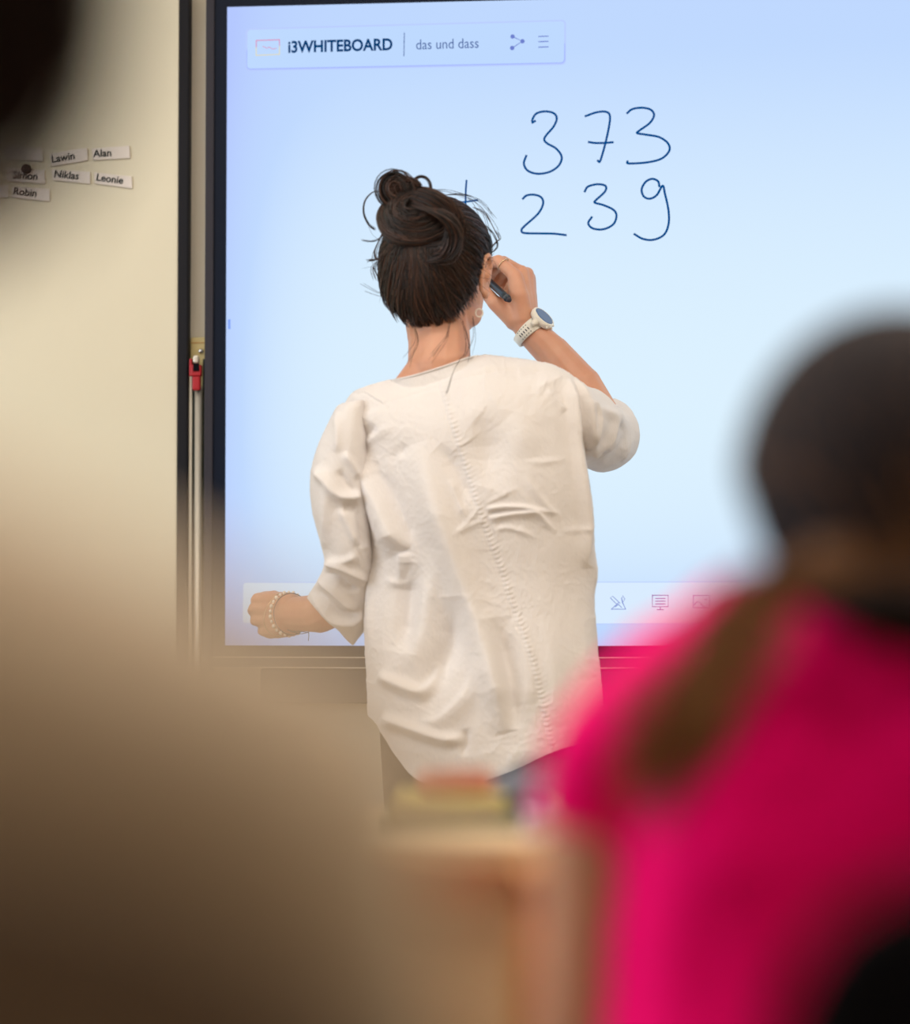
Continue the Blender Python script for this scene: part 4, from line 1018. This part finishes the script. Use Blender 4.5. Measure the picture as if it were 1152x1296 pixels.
# --- bracelets on the left wrist
ax = (P(405, 774, 4.40)-wrL).normalized(); bc = P(366, 777, 4.480); a_ = (Vector((0, 0, 1))-ax*ax.z).normalized(); b_ = ax.cross(a_).normalized()
bm = bmesh.new(); tube(bm, [bc+(a_*math.cos(t)*0.0335+b_*math.sin(t)*0.0330) for t in [k*2*math.pi/40 for k in range(41)]], 0.0007, 6, cap=False)
br = world_child(obj('bead_bracelet', bm, M['gold'], None, True), wo); br['label'] = 'bracelet of pale pearls'
bm = bmesh.new(); ell(bm, (0, 0, 0), (0.0031, 0.0031, 0.0034), None, 12, 8); bead_me = None
for k in range(26):
    t = k*2*math.pi/26; pos = bc+(a_*math.cos(t)*0.0338+b_*math.sin(t)*0.0333)
    if bead_me is None:
        o = obj('bead', bm, M['pearl'], None, True); bead_me = o.data
    else:
        o = bpy.data.objects.new('bead', bead_me); C.objects.link(o)
    o.location = pos; q = 1.0 if k % 2 else 0.8; o.scale = (q, q, q*1.05); world_child(o, wo).parent = br
bc2 = P(358, 778, 4.492)
bm = bmesh.new(); tube(bm, [bc2+Vector((0.004*math.sin(2*t), 0, 0))+(a_*math.cos(t)*0.0345+b_*math.sin(t)*0.0325) for t in [k*2*math.pi/40 for k in range(41)]], 0.0008, 6, cap=False)
world_child(obj('chain_bracelet', bm, M['gold'], None, True), wo)
bm = bmesh.new()
tube(bm, smooth_path([P(364, 797, 4.46), P(372, 800, 4.452), P(381, 802, 4.45), P(390, 800, 4.448), P(394, 797, 4.445)], 4), 0.0006, 6)
tube(bm, smooth_path([P(372, 799, 4.452), P(382, 799, 4.45), P(391, 801, 4.448)], 4), 0.0005, 6)
tube(bm, smooth_path([P(390, 797, 4.448), P(391, 803, 4.448), P(390.5, 811, 4.448)], 4), 0.0006, 6)
tube(bm, [bc2+ax*0.03+(a_*math.cos(t)*0.0325+b_*math.sin(t)*0.0318) for t in [k*2*math.pi/40 for k in range(41)]], 0.0006, 6, cap=False)
world_child(obj('thread_bracelet', bm, M['thread'], None, True), wo)

# --- the pen she holds
tail = P(645, 380, 4.520); tip = P(600, 339, 4.685)
pn = empty('stylus', tuple(tail), label='dark blue-black stylus held in the right hand at the screen', cat='pen')
dv = (tip-tail).normalized(); L = (tip-tail).length
bm = bmesh.new(); tube(bm, [tail+dv*q for q in (0.006, 0.03, L*0.6, L-0.018, L-0.010)], [0.0050, 0.0058, 0.0058, 0.0052, 0.0034], 20); world_child(obj('barrel', bm, M['pen'], None, True), pn)
bm = bmesh.new(); tube(bm, [tail+dv*q for q in (0.0, 0.001, 0.006)], [0.0030, 0.0040, 0.0044], 20); world_child(obj('end_cap', bm, M['dark'], None, True), pn)
bm = bmesh.new(); tube(bm, [tail+dv*q for q in (L-0.010, L-0.004, L)], [0.0032, 0.0026, 0.0012], 16); world_child(obj('nib', bm, M['dark'], None, True), pn)
bm = bmesh.new(); tube(bm, [tail+dv*q for q in (0.012, 0.014)], [0.0062, 0.0062], 20); world_child(obj('band', bm, M['steel'], None, True), pn)

# ---------------------------------------------------------------- the pupil in pink
gx = 0.262; gy = 1.70
gp = empty('person', (gx, gy, 0), label='person from behind in a hot pink top with long dark hair, seated at the right', cat='person')
gh = Head(P(1134, 626, 1.72), math.radians(12), 0.10, 0.0, 1.0)
gh.A = (0.086, 0.104, 0.100)
def GP(px, py, dy=0.0): return P(px, py, 1.70+dy)
def kid(bm, H, X, Y, zsh, hw, inflate=0.0, legs=True, arms=True, armL=None, armR=None, neckr=0.04):
    i = inflate
    ell(bm, (X, Y, zsh-0.13), (hw*0.82+i, 0.085+i, 0.14+i)); ell(bm, (X, Y, zsh-0.27), (hw*0.78+i, 0.082+i, 0.12+i)); ell(bm, (X, Y, zsh-0.40), (hw*0.86+i, 0.10+i, 0.10+i))
    for s, arm in ((-1, armL), (1, armR)):
        sh = Vector((X+s*(hw-0.035), Y, zsh-0.035)); chain(bm, [Vector((X, Y, zsh+0.005)), sh], [0.045+i, 0.040+i])
        if arm: chain(bm, [sh]+[Vector(a) for a in arm[0]], [0.042+i]+[r+i for r in arm[1]])
bm = bmesh.new(); gh.shapes(bm)
ZS = 0.897
chain(bm, [gh(0, -0.01, -0.05), Vector((gx, gy, ZS+0.02))], [0.044, 0.046])
aL = ([GP(757, 1010, 0.0), GP(742, 1340, 0.02), GP(800, 1420, 0.22)], [0.036, 0.031, 0.022])
aR = ([(gx+0.19, gy+0.02, 0.66), (gx+0.12, gy+0.24, 0.70)], [0.033, 0.022])
kid(bm, gh, gx, gy, ZS, 0.165, 0, armL=aL, armR=aR)
for s, a in ((-1, aL[0][-1]), (1, aR[0][-1])):
    a = Vector(a)
    ell(bm, a+Vector((0, 0.05, 0)), (0.032, 0.045, 0.014))
    for k in range(4): chain(bm, [a+Vector((-0.024+0.016*k, 0.085, 0)), a+Vector((-0.026+0.0175*k, 0.115, 0.004)), a+Vector((-0.026+0.0175*k, 0.138, -0.004))], [0.0078, 0.0072, 0.006], 8)
    chain(bm, [a+Vector((-s*0.028, 0.04, 0)), a+Vector((-s*0.045, 0.07, 0)), a+Vector((-s*0.048, 0.09, 0))], [0.009, 0.008, 0.0065], 8)
for s in (-1, 1):
    hp = Vector((gx+s*0.075, gy, 0.47)); kn = Vector((gx+s*0.085, gy+0.33, 0.46)); an = Vector((gx+s*0.085, gy+0.34, 0.07))
    chain(bm, [hp, kn, an], [0.068, 0.048, 0.032]); capsule(bm, an+Vector((0, 0, -0.03)), an+Vector((0, 0.12, -0.04)), 0.028, 0.022)
world_child(link('body', remesh(bm, 0.0055, 4, 'body'), M['skin2']), gp); gh.eyes(gp)
bm = bmesh.new()
i = 0.012
kid(bm, gh, gx, gy, ZS, 0.165, i, armL=None, armR=None)
chain(bm, [GP(885, 908, 0), GP(822, 928, 0), GP(788, 962, 0), GP(772, 1008, 0.0)], [0.055, 0.053, 0.051, 0.046])
ell(bm, GP(960, 1190, 0), (0.095, 0.10, 0.22))
chain(bm, [(gx+0.12, gy, ZS-0.03), (gx+0.165, gy, ZS-0.08), (gx+0.18, gy+0.01, ZS-0.16)], [0.058, 0.056, 0.050])
me = remesh(bm, 0.006, 5, 'top')
n = len(me.vertices); co = np.empty(n*3); me.vertices.foreach_get('co', co); co = co.reshape(-1, 3); no = np.empty(n*3); me.vertices.foreach_get('normal', no); no = no.reshape(-1, 3)
co += no*(0.006*vnoise(co[:, 0]*22, co[:, 2]*14, co[:, 1]*20))[:, None]; me.vertices.foreach_set('co', co.ravel()); me.update()
world_child(link('top', me, M['pink']), gp)
bm = bmesh.new(); ell(bm, (gx, gy, 0.49), (0.15, 0.115, 0.085))
for s in (-1, 1):
    hp = Vector((gx+s*0.075, gy, 0.475)); kn = Vector((gx+s*0.085, gy+0.33, 0.465)); an = Vector((gx+s*0.085, gy+0.34, 0.10)); chain(bm, [hp, kn, an], [0.078, 0.058, 0.045])
world_child(link('trousers', remesh(bm, 0.008, 3, 'trousers'), M['denim']), gp)
for s in (-1, 1):
    bm = bmesh.new(); a = Vector((gx+s*0.085, gy+0.33, 0.04)); chain(bm, [a, a+Vector((0, 0.14, -0.008))], [0.037, 0.030]); world_child(link('shoe', remesh(bm, 0.006, 3, 'shoe'), M['shoe']), gp)
gcap = gh.cap('hair', M['girlcap'], gp, 0.010, 0.35)
lines = []; rr = []; lock = []; lr = []
for k in range(230):                       # long hair falling down the back and over the left shoulder
    az = R.uniform(-2.0, 1.6); el = R.uniform(0.1, 1.2); a = gh.on(gh.dir(az, el), 0.012); b = gh.on(gh.dir(az*0.95 if az >= 0.25 else max(az*0.6, -0.8), -0.35), 0.014)
    if az < 0.25:
        u = R.random()
        ends = [GP(1010-45*u+R.gauss(0, 18), 735+R.gauss(0, 10), -0.075), GP(965-85*u+R.gauss(0, 22), 820+R.gauss(0, 12), -0.085), GP(915-75*u+R.gauss(0, 26), 900+R.gauss(0, 20), -0.085), GP(870-70*u+R.gauss(0, 26), 975+R.gauss(0, 50), -0.075)]
    else:
        ends = [GP(1130+R.gauss(0, 40), 740, -0.115), GP(1140+R.gauss(0, 45), 790+R.gauss(0, 20), -0.125)]
    q = [a, b]+ends
    (lines if az >= 0.25 else lock).append([tuple(v) for v in smooth_path(q, 5)]); (rr if az >= 0.25 else lr).append(R.uniform(0.0008, 0.0014))
o = world_child(strands('long_hair', lines, rr, M['girlhair']), gp); o.parent = gcap
o = world_child(strands('shoulder_lock', lock, lr, M['brownhair']), gp); o.parent = gcap; o['label'] = 'brown lock over the shoulder'

# ---------------------------------------------------------------- the pupil close on the left
def pupil(X, ysh, yseat, zs, hw, H, label, top_m, cap_m, strand_m, top_name='jumper'):
    root = empty('person', (X, yseat, 0), label=label, cat='person')
    def trunk(bm, i):
        chain(bm, [(X, ysh+0.01, zs-0.035), (X, (ysh+yseat)/2, 0.68), (X, yseat, 0.50)], [0.078+i, 0.105+i, 0.115+i])
        for s in (-1, 1):
            sh = (X+s*(hw-0.055), ysh, zs-0.055); el = (X+s*(hw-0.02), ysh+0.05, zs-0.24)
            chain(bm, [(X+s*0.03, ysh+0.005, zs-0.02), sh], [0.058+i, 0.046+i]); chain(bm, [sh, el], [0.046+i, 0.037+i]); chain(bm, [el, (X+s*0.09, ysh+0.20, 0.70)], [0.037+i, 0.025+i])
    def legs(bm, r0, r1, r2, za):
        for s in (-1, 1):
            chain(bm, [(X+s*0.075, yseat, 0.475), (X+s*0.08, yseat+0.30, 0.465), (X+s*0.08, yseat+0.30, za)], [r0, r1, r2])
    bm = bmesh.new(); H.shapes(bm)
    chain(bm, [H(0, -0.02, -0.05), Vector((X, ysh, zs+0.0)), Vector((X, ysh, zs-0.03))], [0.044, 0.046, 0.06])
    trunk(bm, 0); legs(bm, 0.068, 0.048, 0.032, 0.07)
    for s in (-1, 1):
        a = Vector((X+s*0.09, ysh+0.20, 0.70)); ell(bm, a+Vector((0, 0.05, 0)), (0.032, 0.045, 0.014))
        for k in range(4): chain(bm, [a+Vector((-0.024+0.016*k, 0.085, 0)), a+Vector((-0.026+0.0175*k, 0.115, 0.004)), a+Vector((-0.026+0.0175*k, 0.138, -0.004))], [0.0078, 0.0072, 0.006], 8)
        chain(bm, [a+Vector((-s*0.028, 0.04, 0)), a+Vector((-s*0.045, 0.07, 0)), a+Vector((-s*0.048, 0.09, 0))], [0.009, 0.008, 0.0065], 8)
        an = Vector((X+s*0.08, yseat+0.30, 0.07)); capsule(bm, an+Vector((0, 0, -0.03)), an+Vector((0, 0.10, -0.04)), 0.028, 0.022)
    world_child(link('body', remesh(bm, 0.0055, 4, 'body'), M['skin2']), root); H.eyes(root)
    bm = bmesh.new(); trunk(bm, 0.013); world_child(link(top_name, remesh(bm, 0.006, 5, top_name), top_m), root)
    bm = bmesh.new(); ell(bm, (X, yseat, 0.475), (0.15, 0.125, 0.08)); legs(bm, 0.077, 0.058, 0.045, 0.10)
    world_child(link('trousers', remesh(bm, 0.008, 3, 'trousers'), M['denim']), root)
    for s in (-1, 1):
        bm = bmesh.new(); a = Vector((X+s*0.08, yseat+0.30, 0.04)); chain(bm, [a, a+Vector((0, 0.12, -0.008))], [0.037, 0.030]); world_child(link('shoe', remesh(bm, 0.006, 3, 'shoe'), M['shoe']), root)
    cap = H.cap('hair', cap_m, root, 0.006, 0.05); lines = []; rr = []
    for k in range(350):
        az = R.uniform(-math.pi, math.pi); e0 = H.line(az)+0.03
        lines.append([tuple(H.on(H.dir(az+0.03*j, 1.45+(e0-1.45)*j/9), 0.008+0.002*math.sin(j+k))) for j in range(10)]); rr.append(R.uniform(0.0006, 0.0012))
    world_child(strands('hair_strands', lines, rr, strand_m), root).parent = cap
    return root
nh = Head((-0.194, 0.85, 1.104), math.radians(5), 0.22, 0.0, 1.05)
pupil(-0.188, 0.70, 0.68, 0.907, 0.184, nh, 'person very close at the left edge, black hair and blurred light beige jumper', M['beige'], M['leftcap'], M['girlhair'])

# ---------------------------------------------------------------- furniture
chair('chair', 0.335, 1.25, 0, 'black plastic chair with rounded backrest, blurred at the lower right corner', M['blackplastic'], M['blackplastic'], 0.828, 0.42, 0.44, 0.32)
chair('chair', gx, 1.72, 0, 'wooden chair under the pupil in pink', M['beech'], M['beech'], 0.62, 0.385, 0.36, 0.14)
chair('chair', -0.190, 0.655, 0, 'dark brown chair back in the lower left corner, closest thing to the camera', M['darkply'], M['darkply'], 0.877, 0.40, 0.405, 0.31)
chair('chair', -0.083, 2.13, 0, 'orange beech chair pushed up to the pale desk, in front of the items', M['beech'], M['beech'], 0.758, 0.42, 0.34, 0.035, tube_m=M['beech'])
dk = empty('desk', (0, 2.6, 0), label='pale birch desk with school things on it, below the white shirt', cat='desk')
bm = bmesh.new(); box(bm, -0.72, 0.60, -0.28, 0.28, 0.715, 0.74, 0.004); obj('desk_top', bm, M['birch'], dk)
bm = bmesh.new(); box(bm, -0.68, 0.56, -0.25, -0.232, 0.22, 0.715, 0.002); obj('modesty_panel', bm, M['birch'], dk)
for x in (-0.68, 0.56):
    for y in (-0.21, 0.24):
        bm = bmesh.new(); tube(bm, [(x, y, 0), (x, y, 0.715)], 0.018, 14); obj('leg', bm, M['steel'], dk, True)
ZD = 0.74
def book(px0, px1, Y, h, depth, z, m, label, group='things on the desk', rz=0.0):
    x0 = P(px0, 900, Y).x; x1 = P(px1, 900, Y).x
    t = empty('book', ((x0+x1)/2, Y, z), rz, label=label, cat='book', group=group); w2 = (x1-x0)/2
    bm = bmesh.new(); box(bm, -w2, w2, -depth/2, depth/2, 0, 0.0025, 0.0005); box(bm, -w2, w2, -depth/2, depth/2, h-0.0025, h, 0.0005); box(bm, -w2, -w2+0.003, -depth/2, depth/2, 0.0025, h-0.0025); obj('cover', bm, m, t)
    bm = bmesh.new(); box(bm, -w2+0.003, w2-0.004, -depth/2+0.004, depth/2-0.004, 0.0025, h-0.0025); obj('pages', bm, M['paper'], t)
    return z+h
z = book(500, 650, 2.60, 0.012, 0.26, ZD, M['green'], 'dark green book lying at the bottom of the stack on the desk')
z = book(510, 640, 2.60, 0.014, 0.24, z, M['olive'], 'olive yellow book between the green book and the red case')
def pouch(name, px0, px1, Y, r, z, m, label, cat):
    x0 = P(px0, 900, Y).x; x1 = P(px1, 900, Y).x; t = empty(name, ((x0+x1)/2, Y, z), label=label, cat=cat, group='things on the desk'); w2 = (x1-x0)/2
    bm = bmesh.new(); capsule(bm, (-w2+r, 0, r), (w2-r, 0, r), r, r, 18); obj('case_body', bm, m, t, True)
    bm = bmesh.new(); box(bm, -w2+r, w2-r, -0.003, 0.003, 2*r-0.001, 2*r+0.002, 0.0008); obj('zip', bm, M['steel'], t)
    bm = bmesh.new(); box(bm, w2-r-0.004, w2-r+0.012, -0.003, 0.003, 2*r+0.002, 2*r+0.004, 0.0008); obj('zip_pull', bm, M['chrome'], t)
pouch('pencil_case', 535, 628, 2.58, 0.011, z, M['red'], 'red pencil case lying on the olive book', 'pencil case')
pouch('pencil_case', 618, 715, 2.62, 0.022, ZD, M['slate'], 'slate grey pencil case right of the book stack on the desk', 'pencil case')
pouch('pencil_case', 640, 745, 2.74, 0.026, ZD, M['dark'], 'dark pencil case behind the slate one, right end of the desk things', 'pencil case')
book(662, 742, 2.47, 0.018, 0.16, ZD, M['lavender'], 'lavender notebook at the near edge of the desk, right')
t = empty('eraser', (P(690, 900, 2.46).x, 2.46, ZD+0.018), label='small plum coloured eraser on the lavender notebook', cat='eraser')
bm = bmesh.new(); box(bm, -0.018, 0.018, -0.011, 0.011, 0, 0.011, 0.003); obj('rubber', bm, M['plum'], t)
bm = bmesh.new(); box(bm, -0.004, 0.0185, -0.0115, 0.0115, 0.0001, 0.0115, 0.002); obj('sleeve', bm, M['paper'], t)
